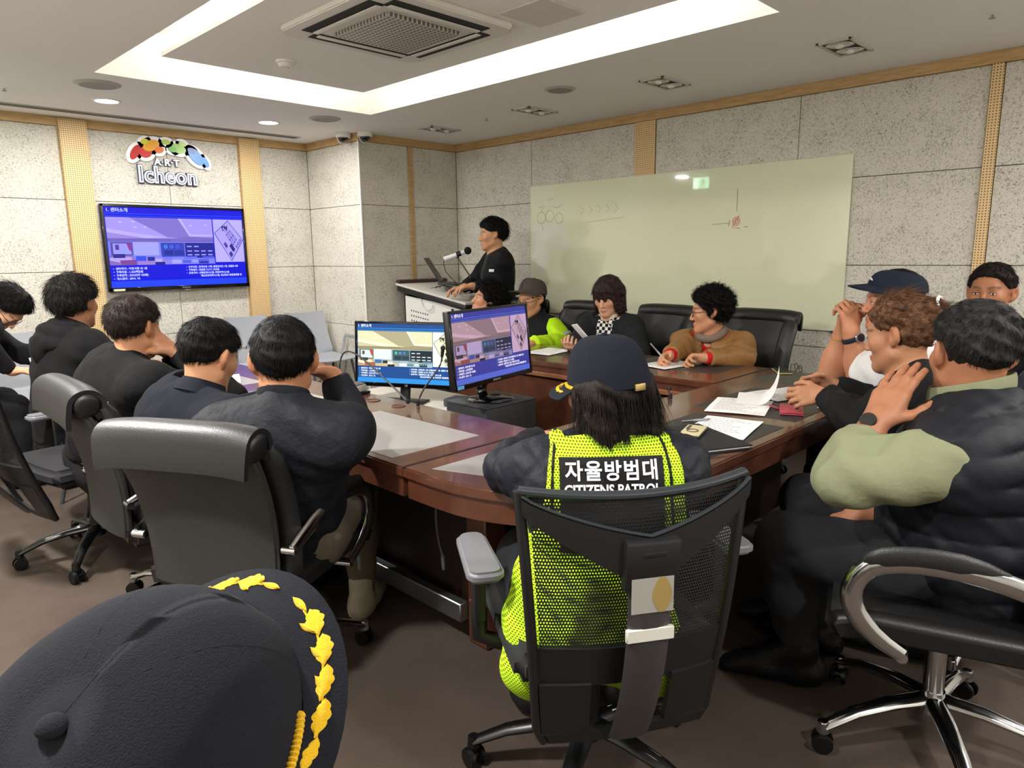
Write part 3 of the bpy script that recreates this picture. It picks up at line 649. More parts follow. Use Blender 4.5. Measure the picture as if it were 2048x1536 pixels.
# microphones
def goose(x, y, yaw, label, path, base=True, z=TZ):
    t = thing('gooseneck_microphone', label, 'microphone', (x, y, z+.002), yaw)
    if base:
        b = MB(); b.prism(rounded([(-.075, -.05), (.075, -.05), (.075, .05), (-.075, .05)], 0, {0: .015, 1: .015, 2: .015, 3: .015}, 5), 0, .012, bev=.003)
        b.build('base', BLACKPL, t); b = MB(); b.box((.0, 0, .026), (.14, .09, .03), (0, -.12, 0), bev=.006, taper=(.75, .85)); b.build('housing', mat('mic_grey', '8C8B86', .4), t)
        b = MB(); b.box((.01, 0, .043), (.09, .07, .004), (0, -.12, 0), bev=.001); b.build('button_panel', mat('mic_dark', '3C3C3A', .4), t)
    P = [Vector(p) for p in path]
    MB().tube(P, .0038, 10).build('neck', mat('neck_grey', '3A3B3E', .35, metal=.6), t)
    d = (P[-1]-P[-2]).normalized(); MB().cyl(P[-1], P[-1]+d*.03, .006, .008, 14).build('capsule', BLACKPL, t); b = MB(); b.sph(P[-1]+d*.038, .0105, 14); b.build('windscreen', mat('foam', '0D0D0E', .95), t)
    MB().cyl(P[0]+V(0, 0, .001), P[0]+V(0, 0, .025), .008, .006, 12).build('collar', BLACKPL, t)
    return t
g0 = onz(702, 770, TZ)
def bez(a, b, c, d, n=16): 
    a, b, c, d = map(Vector, (a, b, c, d))
    return [a*(1-t)**3+b*3*t*(1-t)**2+c*3*t*t*(1-t)+d*t**3 for t in [i/n for i in range(n+1)]]
B0 = V(1.755, 2.77, TZ); tip = at(806, 794, 2.95)-B0
goose(B0.x, B0.y, 0, 'grey gooseneck microphone with wide base on the table before the left monitor', bez((-.03, .05, .04), (-.03, .055, .30), (tip.x*.2, tip.y*.2+.03, .21), tuple(tip), 20))
B1 = V(1.795, 2.33, TZ); tp = at(884, 715, 2.95)-B1
goose(B1.x, B1.y, 0, 'thin black gooseneck microphone standing upright between the two monitors', bez((0, 0, 0), (0, 0, .08), (tp.x, tp.y, tp.z*.7), tuple(tp), 12), False)
B2 = V(2.62, 1.62, TZ)
tp2 = at(1338, 776, 3.2)-B2
goose(B2.x, B2.y, 0, 'dark gooseneck microphone hidden behind the capped patrol woman', bez((0, 0, 0), (0, .02, .05), (tp2.x*.5, tp2.y*.5, .05), tuple(tp2), 12), False)
# ---------------------------------------------------------------- inside the well: stand boxes and monitors
t = thing('speaker_box', 'square black box standing in the table well under the right monitor', 'box', (2.235, 2.345, 0))
MB().box((0, 0, .345), (.32, .27, .69), bev=.004).build('body', mat('black_box', '17181A', .5), t); MB().box((0, 0, .694), (.325, .275, .008), bev=.002).build('top', mat('black_box_top', '222427', .45), t)
b = MB(); b.sph((-.03, -.136, .5), .004, 8); b.build('indicator', WHITE, t)
t = thing('low_cabinet', 'low white-topped cabinet in the table well under the left monitor', 'cabinet', (2.22, 3.0, 0))
MB().box((0, 0, .29), (.62, .86, .58), bev=.004).build('body', mat('cab_dark', '3A2A22', .5), t); MB().box((0, 0, .59), (.64, .88, .022), bev=.003).build('top', mat('cab_white', 'C9C5BA', .6), t)
paper(2.03, 2.70, .25, 'scattered newsprint sheet on the white cabinet top under the monitors', z=.602, lines=12, w_=.25, h_=.3)
t = thing('power_adapter', 'dark box lying on the white cabinet between the two monitors', 'adapter', (2.33, 2.70, .603), .3)
MB().box((0, 0, .02), (.12, .09, .04), bev=.006).build('body', mat('adapter_grey', '3A3C40', .5), t); MB().box((0, .05, .02), (.02, .02, .014), bev=.003).build('plug', BLACKPL, t)
def monitor(foot, center, yaw, W, H, label, bars, tint, tilt, base, logo, txtcol, sticker):
    """yaw: direction the screen faces"""
    t = thing('monitor', label, 'monitor', foot, yaw)
    c = Vector(center)-Vector(foot); q = Matrix.Rotation(-yaw, 3, 'Z'); c = q @ c
    R_ = Matrix.Translation(c) @ Matrix.Rotation(-tilt[0], 4, 'Y') @ Matrix.Rotation(tilt[1], 4, 'X')
    def place(mb): bmesh.ops.transform(mb.bm, matrix=R_, verts=mb.bm.verts[:]); return mb
    b = MB(); b.box((-.018, 0, 0), (.03, W, H), bev=.005); b.box((-.04, 0, -.02), (.03, W*.5, H*.5), bev=.01); place(b).build('casing', BLACKPL, t)
    b = MB(); z = .012; zb = .022
    for cc, ss in (((0, 0, H/2-z/2), (.008, W, z)), ((0, 0, -H/2+zb/2), (.008, W, zb)), ((0, W/2-z/2, 0), (.008, z, H)), ((0, -W/2+z/2, 0), (.008, z, H))): b.box(cc, ss, bev=.002, seg=1)
    place(b).build('bezel', BLACKGL, t)
    screen_parts(t, W-2*z, H-z-zb, R_ @ facing((-.0025, 0, (zb-z)/2), (0, 1, 0), (0, 0, 1)), bars, tint, .95, txtcol)
    b = MB(); merge_mesh(b, text_mesh(logo, .013, .0002), facing((.0045, 0, -H/2+zb/2), (0, 1, 0), (0, 0, 1))); place(b).build('logo', MATS['logo_grey'], t)
    if sticker: b = MB(); b.box((.0045, -W/2+.035, -H/2+.012), (.001, .045, .016)); place(b).build('sticker', mat('sticker_blue', '5DA9DE', .4), t)
    nk = c-V(.035, 0, H/2-.03)
    if base == 'round':
        b = MB(); b.lathe([(.001, 0), (.105, 0), (.11, .004), (.1, .010), (.04, .018), (.001, .02)]); b.build('base', BLACKGL, t)
        MB().tube(bez((-.03, 0, .01), (-.07, 0, .05), (nk.x-.02, 0, nk.z-.05), tuple(nk), 10), .022, 12, flat=(.035, .014), up=(1, 0, 0)).build('neck', BLACKGL, t)
    else:
        b = MB(); b.box((.05, 0, .006), (.2, .26, .012), bev=.004); b.build('base', BLACKPL, t); MB().tube([(-.02, 0, .008), (nk.x, 0, nk.z+.02)], .02, 12, flat=(.03, .012), up=(1, 0, 0)).build('neck', BLACKPL, t)
    return t
monitor((2.23, 2.345, .698), (2.245, 2.335, .955), math.radians(-80), .605, .345, 'black monitor with purple-tinted slide on the black box, the nearer of two', ((48, 50, 124), (40, 40, 110), (70, 84, 170)), (.62, .50, .58, 14, 16, 26), (math.radians(5), 0), 'round', 'SAMSUNG', 'E8E0F0', True)
monitor((2.20, 2.98, .601), (2.215, 2.96, .852), math.radians(207), .60, .345, 'black monitor with clear blue slide on the white cabinet, behind the nearer one', ((18, 66, 128), (14, 60, 120), (40, 130, 200)), (.95, .97, .90, 0, 0, 0), (math.radians(4), 0), 'flat', 'LG', 'EAF4FF', False)
# ================================================================ CHAIRS
LEATH = mat('black_leather', '141415', .42, spec=.5, bump=(260, .12)); LEATHB = mat('grey_black_leather_back', '2B2A28', .62, spec=.35, bump=(420, .2))
MESHF = mat('chair_black', '101012', .45); SPINE = mat('spine_grey', '4B484A', .4, metal=.5)
def mesh_mat():
    m = mat('black_mesh', '0C0C0D', .7); nt = m.node_tree; b = nt.nodes['Principled BSDF']; tc = nt.nodes.new('ShaderNodeTexCoord')
    k = gridmask(nt, tc.outputs['UV'], .0062, .0078, .26, .26, 'Y', True)
    nt.links.new(M(nt, 'SUBTRACT', 1.0, k), b.inputs['Alpha']); return m
CMESH = mesh_mat()
def star(parent, legs=CHROME, z=.12, R=.31, rot=.3, strip=False):
    for k in range(5):
        a = rot+2*PI*k/5; d = V(math.cos(a), math.sin(a), 0)
        b = MB(); b.tube([d*.02+V(0, 0, z+.02), d*.12+V(0, 0, z+.012), d*.22+V(0, 0, z-.008), d*R+V(0, 0, z-.045)], [1.1, 1, .85, .7], 10, flat=(.026, .016)); b.cyl(d*R+V(0, 0, z-.062), d*R+V(0, 0, z-.028), .018, .015, 14, bev=.003)
        lg = b.build('base_leg', legs, parent)
        if strip:
            sd = V(-d.y, d.x, 0)
            for q in (-1, 1): MB().tube([d*.07+sd*q*.009+V(0, 0, z+.030), d*.2+sd*q*.008+V(0, 0, z+.006), d*(R-.03)+sd*q*.007+V(0, 0, z-.026)], .004, 6).build('chrome_strip', CHROME, lg)
        t = V(-d.y, d.x, 0); a2 = rot*3+k*1.9; w = V(math.cos(a2), math.sin(a2), 0); c = d*R+V(0, 0, .03)
        b = MB()
        for s in (-1, 1): b.cyl(c+w*s*.010, c+w*s*.024, .029, .027, 20, bev=.003)
        b.cyl(c-w*.012, c+w*.012, .012, seg=10); b.cyl(c, c+V(0, 0, .045), .008, seg=8)
        b.build('caster', BLACKPL, lg)
    b = MB(); b.cyl((0, 0, z-.02), (0, 0, z+.05), .036, .03, 20, bev=.004); b.cyl((0, 0, z+.04), (0, 0, .30), .026, seg=18); b.cyl((0, 0, .28), (0, 0, .40), .018, seg=14); b.build('gas_column', legs, parent)
def exec_chair(label, loc, yaw, group=None, rot=.3, tilt=.12, bmat=LEATHB, h=0.94, rich=True):
    t = thing('office_chair', label, 'chair', loc, yaw, group)
    star(t, rot=rot)
    MB().box((0, 0, .36), (.22, .18, .05), bev=.01).build('tilt_mechanism', BLACKPL, t)
    zt = h
    def seat(u, v):
        x = -.25+.52*u; y = (v-.5)*.49; ex = 1-abs(2*v-1)**3
        return (x, y, .425+.02*ex-.03*max(0, (u-.8)/.2)**2-.008*math.sin(PI*min(1, abs(2*v-1)*1.3)))
    b = MB(); b.grid(seat, 16, 16, .09); b.soften(.025)
    b.build('seat', LEATH, t, ang=60)
    def bk(v, off=0):
        s_ = v; x = -.235-.10*s_-.10*tilt*s_*4*.5+.05*math.sin(PI*s_*.9)-off; return x, .42+(zt-.05-.42)*s_
    def back(u, v, wid=.46, bulge=.028):
        x, z = bk(v); y = (u-.5)*(wid-.05*(1-v)); e = abs(2*u-1)
        return (x+bulge*(e**3), y, z)
    def lay(name, off, th, w, m, v0=0, v1=1, bul=.028):
        b = MB(); b.grid(lambda u, v: (lambda p: (p[0]+off, p[1], p[2]))(back(u, v0+(v1-v0)*v, w, bul)), 18, 22, th)
        b.soften(min(.02, th*.32))
        return b.build(name, m, t, ang=60)
    lay('back_shell', -.03, .03, .465, bmat)
    lay('backrest', .025, .075, .42, LEATH, .02, .97)
    if rich:
        for s in (-1, 1):
            P = []
            for i in range(15):
                v = .03+.93*i/14; p = back(.5+s*.46, v); P.append((p[0]+.03, p[1], p[2]))
            MB().tube(P, [.6]+[1]*13+[.7], 12, flat=(.030, .058), up=(0, 1, 0)).build('side_bolster', LEATH, t)
    # head roll wrapped over the top, flap down the back
    p1 = back(.5, .97); 
    def roll(u, v):
        y = (u-.5)*.485; sag = -.012*(abs(2*u-1)**4)
        a = -.35*PI+1.25*PI*min(1, v*1.4)
        r = .046
        if v <= .714: return (p1[0]+.012-r*1.15*math.sin(a-.5*PI+.2)*-1, y, p1[2]+.012+r*math.cos(a-.35*PI)+sag) if False else (p1[0]+.008+r*1.1*math.cos(a), y, p1[2]+.015+r*math.sin(a)+sag)
        q = (v-.714)/.286; x0 = p1[0]+.008+r*1.1*math.cos(.9*PI); z0 = p1[2]+.015+r*math.sin(.9*PI)
        return (x0-.010*math.sin(q*PI/2)+.002*q, y*(1-.03*q), z0-.085*q+sag)
    b = MB(); b.grid(roll, 16, 26, .016); b.tube([(p1[0]+.008+.002, y_, p1[2]+.015-.012*(abs(y_)/.2425)**4) for y_ in (-.243, -.238, -.22, -.12, 0, .12, .22, .238, .243)], [.025, .038, .044, .045, .045, .045, .044, .038, .025], 18, up=(0, 0, 1)); b.build('head_cushion', LEATH, t, ang=60)
    for s in (-1, 1):
        y = s*.262
        P = bez((-.245, y, .56), (-.08, y, .632), (.10, y, .648), (.185, y, .60), 10)+bez((.185, y, .60), (.25, y, .545), (.24, y, .45), (.10, y*.93, .375), 10)[1:]
        f = MB(); f.tube(P, [.8, .9]+[1]*16+[.9, .8, .7], 10, flat=(.026, .011), up=(0, 1, 0)); f.cyl((-.245, y-.03*s, .56), (-.245, y+.012*s, .56), .012, seg=12); f.cyl((.10, y*.6, .37), (.10, y*.95, .37), .014, seg=10)
        ar = f.build('armrest', CHROME, t)
        MB().tube([Vector(p)+V(0, 0, .013) for p in P[3:12]], [.5, .85, 1, 1, 1, 1, 1, .85, .5], 12, flat=(.031, .012), up=(0, 1, 0)).build('arm_pad', LEATH, ar)
    return t
def mesh_chair(label, loc, yaw, rot=.2, label_tape=True, lean=0, h=.885):
    t = thing('mesh_chair', label, 'chair', loc, yaw)
    star(t, rot=rot, legs=BLACKPL, strip=True)
    b = MB(); b.grid(lambda u, v: (-.24+.50*u, (v-.5)*.50, .455-.03*max(0, (u-.8)/.2)**2+.012*abs(2*v-1)**2), 12, 12, .07)
    b.soften(.022); b.build('seat', mat('seat_fabric', '141416', .9, bump=(500, .3)), t, ang=60)
    MB().box((-.03, 0, .395), (.24, .2, .05), bev=.01).build('tilt_mechanism', BLACKPL, t)
    z0 = .285
    def bp(u, v):      # back surface u across 0..1, v up
        e = 2*u-1; x = -.245-.085*v-.02*math.sin(PI*v)+.05*e*e*(0.4+.6*v)*(1 if v > .1 else .8); w = .40+.10*v-.03*(v < .05)
        return V(x-lean*v, e*w/2, z0+(h-z0)*v+.012*e*e*v)
    # mesh panel with uv in metres
    b = MB(); nu, nv = 20, 26; b.grid(lambda u, v: bp(.035+.93*u, .40+.585*v), nu, nv, 0); uvl = b.bm.loops.layers.uv.new('UVMap')
    for f in b.bm.faces:
        for l in f.loops: l[uvl].uv = (l.vert.co.y, (l.vert.co.z-z0)*1.02)
    b.build('mesh_panel', CMESH, t, ang=80)
    # solid lower shell with opening
    b = MB(); b.grid(lambda u, v: bp(.02+.96*u, .26+.16*v)+V(.002, 0, 0), 20, 6, .012)
    for s in (-1, 1): b.grid(lambda u, v: bp(.5+s*(.22+.26*u), .02+.25*v)+V(-.004, 0, 0), 6, 6, .014)
    b.grid(lambda u, v: bp(.02+.96*u, .0+.05*v)+V(-.004, 0, 0), 16, 3, .014)
    b.build('lower_shell', MESHF, t, ang=60)
    # frame: side rails and top rail
    def rail(name, f, n, fl, m=MESHF):
        q = MB(); q.tube([f(i/n) for i in range(n+1)], 1, 10, flat=fl, up=(1, 0, 0)); return q.build(name, m, t)
    rail('side_rail', lambda v: bp(.0, v), 16, (.012, .012)); rail('side_rail', lambda v: bp(1.0, v), 16, (.012, .012))
    rail('top_rail', lambda u: bp(u, 1.0), 16, (.010, .012), mat('rail_edge', '23282B', .35))
    # wide arms of the Y bracket from the upper corners down to the spine
    for s in (-1, 1):
        def br(u, v):
            uu = .5+s*(.5*(1-u)); top = .985-.115*(u**.75); bot = .93-.215*(u**.85)-.03*u; 
            p = bp(uu, bot+(top-bot)*v); return p+V(-.022-.018*u, 0, 0)
        q = MB(); q.grid(br, 14, 6, .014); q.build('back_bracket', MESHF, t, ang=60)
        def edge(u):
            uu = .5+s*(.5*(1-u)); return bp(uu, .985-.115*(u**.75))+V(-.024-.018*u, 0, .004)
        rail('bracket_edge', edge, 14, (.003, .006), MATS['rail_edge'])
    top = bp(.5, .705)+V(-.045, 0, 0)
    q = MB(); q.box(top+V(-.004, 0, .045), (.03, .115, .11), (0, -.12, 0), bev=.006); q.box(top+V(-.021, 0, .07), (.004, .05, .012), (0, -.12, 0), bev=.001); q.build('lumbar_joint', MESHF, t)
    S = bez(tuple(top+V(0, 0, .03)), (top.x-.012, 0, top.z-.16), (-.33-lean*.3, 0, .42), (-.27, 0, .30), 14)
    rail('spine', lambda u: Vector(S[int(round(u*14))]), 14, (.047, .012), SPINE).data
    if label_tape:
        i = 4; p = Vector(S[4])+V(0, 0, .012); q = MB(); q.box(p+V(-.010, 0, 0), (.012, .103, .028), (0, .06, 0), bev=.002, seg=1); q.build('tape_label', mat('old_tape', 'B9B7AE', .5), t)
        q = MB(); q.grid(lambda u, v: V(S[1])+V(-.0145, (u-.5)*.09, -.045+.075*v), 4, 4, .001); q.build('sticker', mat('old_film', '8F8C86', .3), t)
        q = MB(); q.grid(lambda u, v: V(S[1])+V(-.0155, -.02+(u-.5)*(.012+.03*math.sin(PI*v)), -.045+.075*v), 4, 8, .001); q.build('stain', mat('tape_stain', '8A7443', .5), t)
    for s in (-1, 1):
        y = .29 if s > 0 else -.345
        q = MB(); q.tube([(.0, s*.16, .40), (.0, s*.24, .405), (0, y, .43), (0, y, .50)], 1, 10, flat=(.022, .014), up=(1, 0, 0)); q.box((0, y, .55), (.05, .03, .15), bev=.006); ar = q.build('armrest', MESHF, t)
        q = MB(); q.prism(rounded([(-.13, -.045), (.13, -.038), (.13, .038), (-.13, .045)], 0, {0: .03, 1: .034, 2: .034, 3: .03}, 6), 0, .028, bev=.009, seg=3, loc=(.0, y, .625)); q.build('arm_pad', mat('pad_grey', '66666A', .5), ar)
    return t
def visitor_chair(label, loc, yaw, group=None, arms=True):
    t = thing('visitor_chair', label, 'chair', loc, yaw, group)
    SH = mat('visitor_grey', '9EA1A8', .45)
    def shell(u, v):
        e = 2*v-1
        if u < .5: q = u/.5; x, z = .22-.42*q, .435-.015*math.sin(PI*q)-.02*max(0, 1-q*6)
        else:
            q = (u-.5)/.5; x, z = -.20-.06*math.sin(q*PI/2)-.06*q, .435+.40*q
            r = .06
        return (x+.02*e*e*(u > .5), e*(.225-.02*(u > .5)*((u-.5)*2)), z+.012*e*e)
    b = MB(); b.grid(shell, 26, 14, .012); b.build('shell', SH, t, ang=70)
    LG = mat('visitor_frame', 'B9BBBE', .3, metal=.6); BK = mat('visitor_leg', '3A3B3E', .4)
    for s in (-1, 1):
        MB().tube([(.17, s*.20, .415), (.21, s*.215, .2), (.25, s*.23, .0)], .011, 10).build('front_leg', BK, t); MB().tube([(-.15, s*.20, .41), (-.19, s*.215, .2), (-.24, s*.23, 0)], .011, 10).build('rear_leg', BK, t)
        if arms: MB().tube([(-.1, s*.225, .40), (-.05, s*.255, .5), (-.03, s*.26, .6), (0, s*.26, .625), (.12, s*.26, .62)], [1, 1, 1, 1.2, 1], 10, flat=(.015, .010), up=(0, 1, 0)).build('armrest', LG, t)
    MB().tube([(0, -.2, .41), (0, .2, .41)], .012, 10).build('seat_bar', BK, t)
    return t
# placed chairs
mesh_chair('black mesh office chair with grey spine holding the woman in the patrol vest', (1.335, 1.045, 0), math.radians(57), rot=.05)
exec_chair('black leather office chair with chrome arms behind the man in the bomber jacket', (.97, 2.085, 0), math.radians(29), rot=.5, h=.935)
exec_chair('black leather office chair second in the left row, behind the man in the navy coat', (.945, 2.735, 0), math.radians(-1), rot=.7, h=.965)
c_ = mesh_chair('black mesh office chair with thin frame at the left edge', (.86, 3.58, 0), math.radians(8), rot=.25, label_tape=False, lean=.13)
visitor_chair('grey plastic chair with pale back next to the black mesh chair at the left edge', (1.16, 4.28, 0), 0, arms=False)
exec_chair('black leather office chair with chrome arm under the man in the padded vest', (2.07, .42, 0), math.radians(108), rot=.55, h=.97)
g_ = 'black leather chairs along the glass board'
for y, yaw, w in ((2.05, 178, 'black leather office chair behind the tan leather jacket, rightmost along the board'), (2.74, 176, 'black leather office chair behind the woman in the grey blazer'), (3.42, 180, 'black leather office chair behind the woman in hi-vis'), (4.11, 190, 'black leather office chair partly seen behind the curly-haired woman by the lectern')):
    exec_chair(w, (4.03, y, 0), math.radians(yaw), g_, rot=y, bmat=LEATH, h=1.0)
exec_chair('black leather office chair hidden under the woman in the black shirt', (2.72, .44, 0), math.radians(95), rot=.2, h=.93)
exec_chair('black leather office chair hidden under the man in the white T-shirt', (3.36, .52, 0), math.radians(100), rot=.2, h=.93)
v_ = 'grey plastic chairs along the television wall'
visitor_chair('grey plastic chair under the right post of the television wall, left of the pair', (2.87, 5.86, 0), math.radians(-84), v_); visitor_chair('grey plastic chair nearest the column, right one of the pair', (3.42, 5.86, 0), math.radians(-90), v_)
visitor_chair('grey plastic chair against the wall at the far left edge behind the bending man', (1.12, 5.86, 0), math.radians(-80), v_)
# ================================================================ LECTERN
le = thing('lectern', 'white multimedia lectern with dotted side panel and sloping black-edged top by the column', 'lectern', (4.06, 4.55, 0))
LW = mat('lectern_white', 'DCDCD6', .4); LB = mat('lectern_black', '1B1A1B', .45); n = 6
def side_poly(y0, y1): return [(y0, .06), (y1, .06), (y1, .99), (y0, .90)]
def sidep(name, x, y0, y1, m, th=.02, top=0):
    b = MB(); b.prism([(y0, .06), (y1, .06), (y1, 1.03-.04+top), (y0, .905+top)], -th/2, th/2, rot=Matrix(((0, 0, 1, 0), (1, 0, 0, 0), (0, 1, 0, 0), (0, 0, 0, 1))), loc=(x, 0, 0), bev=.003); return b.build(name, m, le)
sp = sidep('side_panel', .012, .03, .86, LW); sidep('side_panel', .53, .03, .86, LW); 
b = MB(); b.box((.27, .875, .53), (.52, .03, .94), bev=.004); b.build('front_panel', LB, le); MB().box((.27, .46, .03), (.54, .88, .06), bev=.004).build('plinth', LB, le)
b = MB()
for i in range(8):
    for j in range(4): b.cyl((.0005, .77-i*.034, .855-j*.046+i*-.004), (.004, .77-i*.034, .855-j*.046+i*-.004), .0075, seg=10)
b.build('dotted_vent', LB, sp)
sl = math.atan2(.14, .92)
b = MB(); b.box((.27, .46, .985), (.60, .98, .05), (sl, 0, 0), bev=.012); b.build('under_top', LB, le)
b = MB(); b.box((.27, .46, 1.022), (.62, 1.0, .022), (sl, 0, 0), bev=.008); b.build('top', mat('lectern_top', 'C9C4BC', .35), le)
b = MB(); b.box((.27, .93, 1.115), (.60, .05, .04), (sl, 0, 0), bev=.01); b.build('rear_ledge', mat('ledge_brown', '3A2320', .45), le)
MB().box((.0, .18, .86), (.012, .03, .07), bev=.003).build('hinge', BLACKPL, le); MB().cyl((-.002, .235, .85), (.004, .235, .85), .012, seg=14).build('lock', STEEL, le)
b = MB(); b.tube(bez((-.005, .62, 1.0), (-.03, .60, .86), (-.02, .42, .84), (-.012, .44, .92), 14), .004, 8); b.build('cable', mat('cable_white', 'C9C9C6', .5), le)
lt = thing('laptop', 'open dark laptop standing on the lectern, seen from the side', 'laptop', (4.28, 5.16, 1.085), math.radians(44))
MB().box((0, -.12, .012), (.34, .24, .018), (.06, 0, 0), bev=.004).build('keyboard_base', BLACKPL, lt); MB().box((0, .052, .145), (.34, .010, .25), (-.55, 0, 0), bev=.004).build('lid', mat('lid_dark', '232326', .4), lt)
mp = Vector((4.25, 4.70, 1.03))
mk = thing('lectern_microphone', 'white handheld microphone with black foam clipped on a thin stand on the lectern', 'microphone', mp)
hd = V(4.175, 4.625, 1.40)-mp; tl = V(4.02, 4.78, 1.325)-mp; dd = (hd-tl).normalized()
MB().tube([(0, 0, 0), (.01, .01, .14), tuple((hd*.55+tl*.45)-V(0, 0, .03))], .006, 8).build('stand', mat('stand_brass', '8F8468', .35, metal=.6), mk)
MB().lathe([(.001, 0), (.055, 0), (.06, .005), (.05, .012), (.012, .02), (.001, .02)]).build('stand_foot', BLACKPL, mk)
MB().cyl(tl, hd-dd*.04, .021, .017, 18, bev=.003).build('handle', mat('mic_white', 'E2E3E6', .35), mk); q = MB(); q.cyl(hd-dd*.115, hd-dd*.075, .022, .022, 16); q.cyl((hd*.55+tl*.45)-V(0, 0, .035), (hd*.55+tl*.45), .012, .012, 10); q.build('clip', BLACKPL, mk)
q = MB(); q.sph(hd-dd*.012, .033, 18); q.build('windscreen', MATS['foam'], mk)
q = MB(); q.tube(bez(tuple(tl), (tl.x, tl.y+.03, tl.z-.15), (-.12, .06, .15), (-.10, .05, .02), 14), .003, 6); q.build('cable', BLACKPL, mk)
ms = thing('computer_mouse', 'pale computer mouse under the hand of the standing speaker', 'mouse', (4.16, 4.66, 1.028))
MB().sph((0, 0, .012), (.03, .052, .018)).build('body', mat('mouse_grey', 'B9BDC8', .4), ms)
cb = thing('cable_tangle', 'loose black cables lying on the lectern top', 'cable', (4.2, 4.95, 1.065))
for k in range(3): MB().tube(bez((-.1+.05*k, .12, .0), (-.05, -.05+.04*k, .05), (.1, .1, .0), (-.02+.06*k, -.16, -.02), 14), .004, 6).build('cable', BLACKPL, cb)
# cables under the table
for a, b_, w in (((1.30, 2.02), .40, 'thin grey cable hanging under the left table edge'), ((1.50, 1.80), .42, 'thin black cable with plug hanging beside the table leg')):
    t = thing('hanging_cable', w, 'cable', (a[0], a[1], .632))
    MB().tube(bez((0, 0, 0), (-.06, .01, -.05), (-.05, .02, -.2), (-.03, .0, -.30), 14), .004, 6).build('cord', mat('cord_grey', '55585C', .5), t); MB().cyl((-.03, 0, -.30), (-.028, 0, -.35), .008, .006, 10).build('plug', MATS['cord_grey'], t)
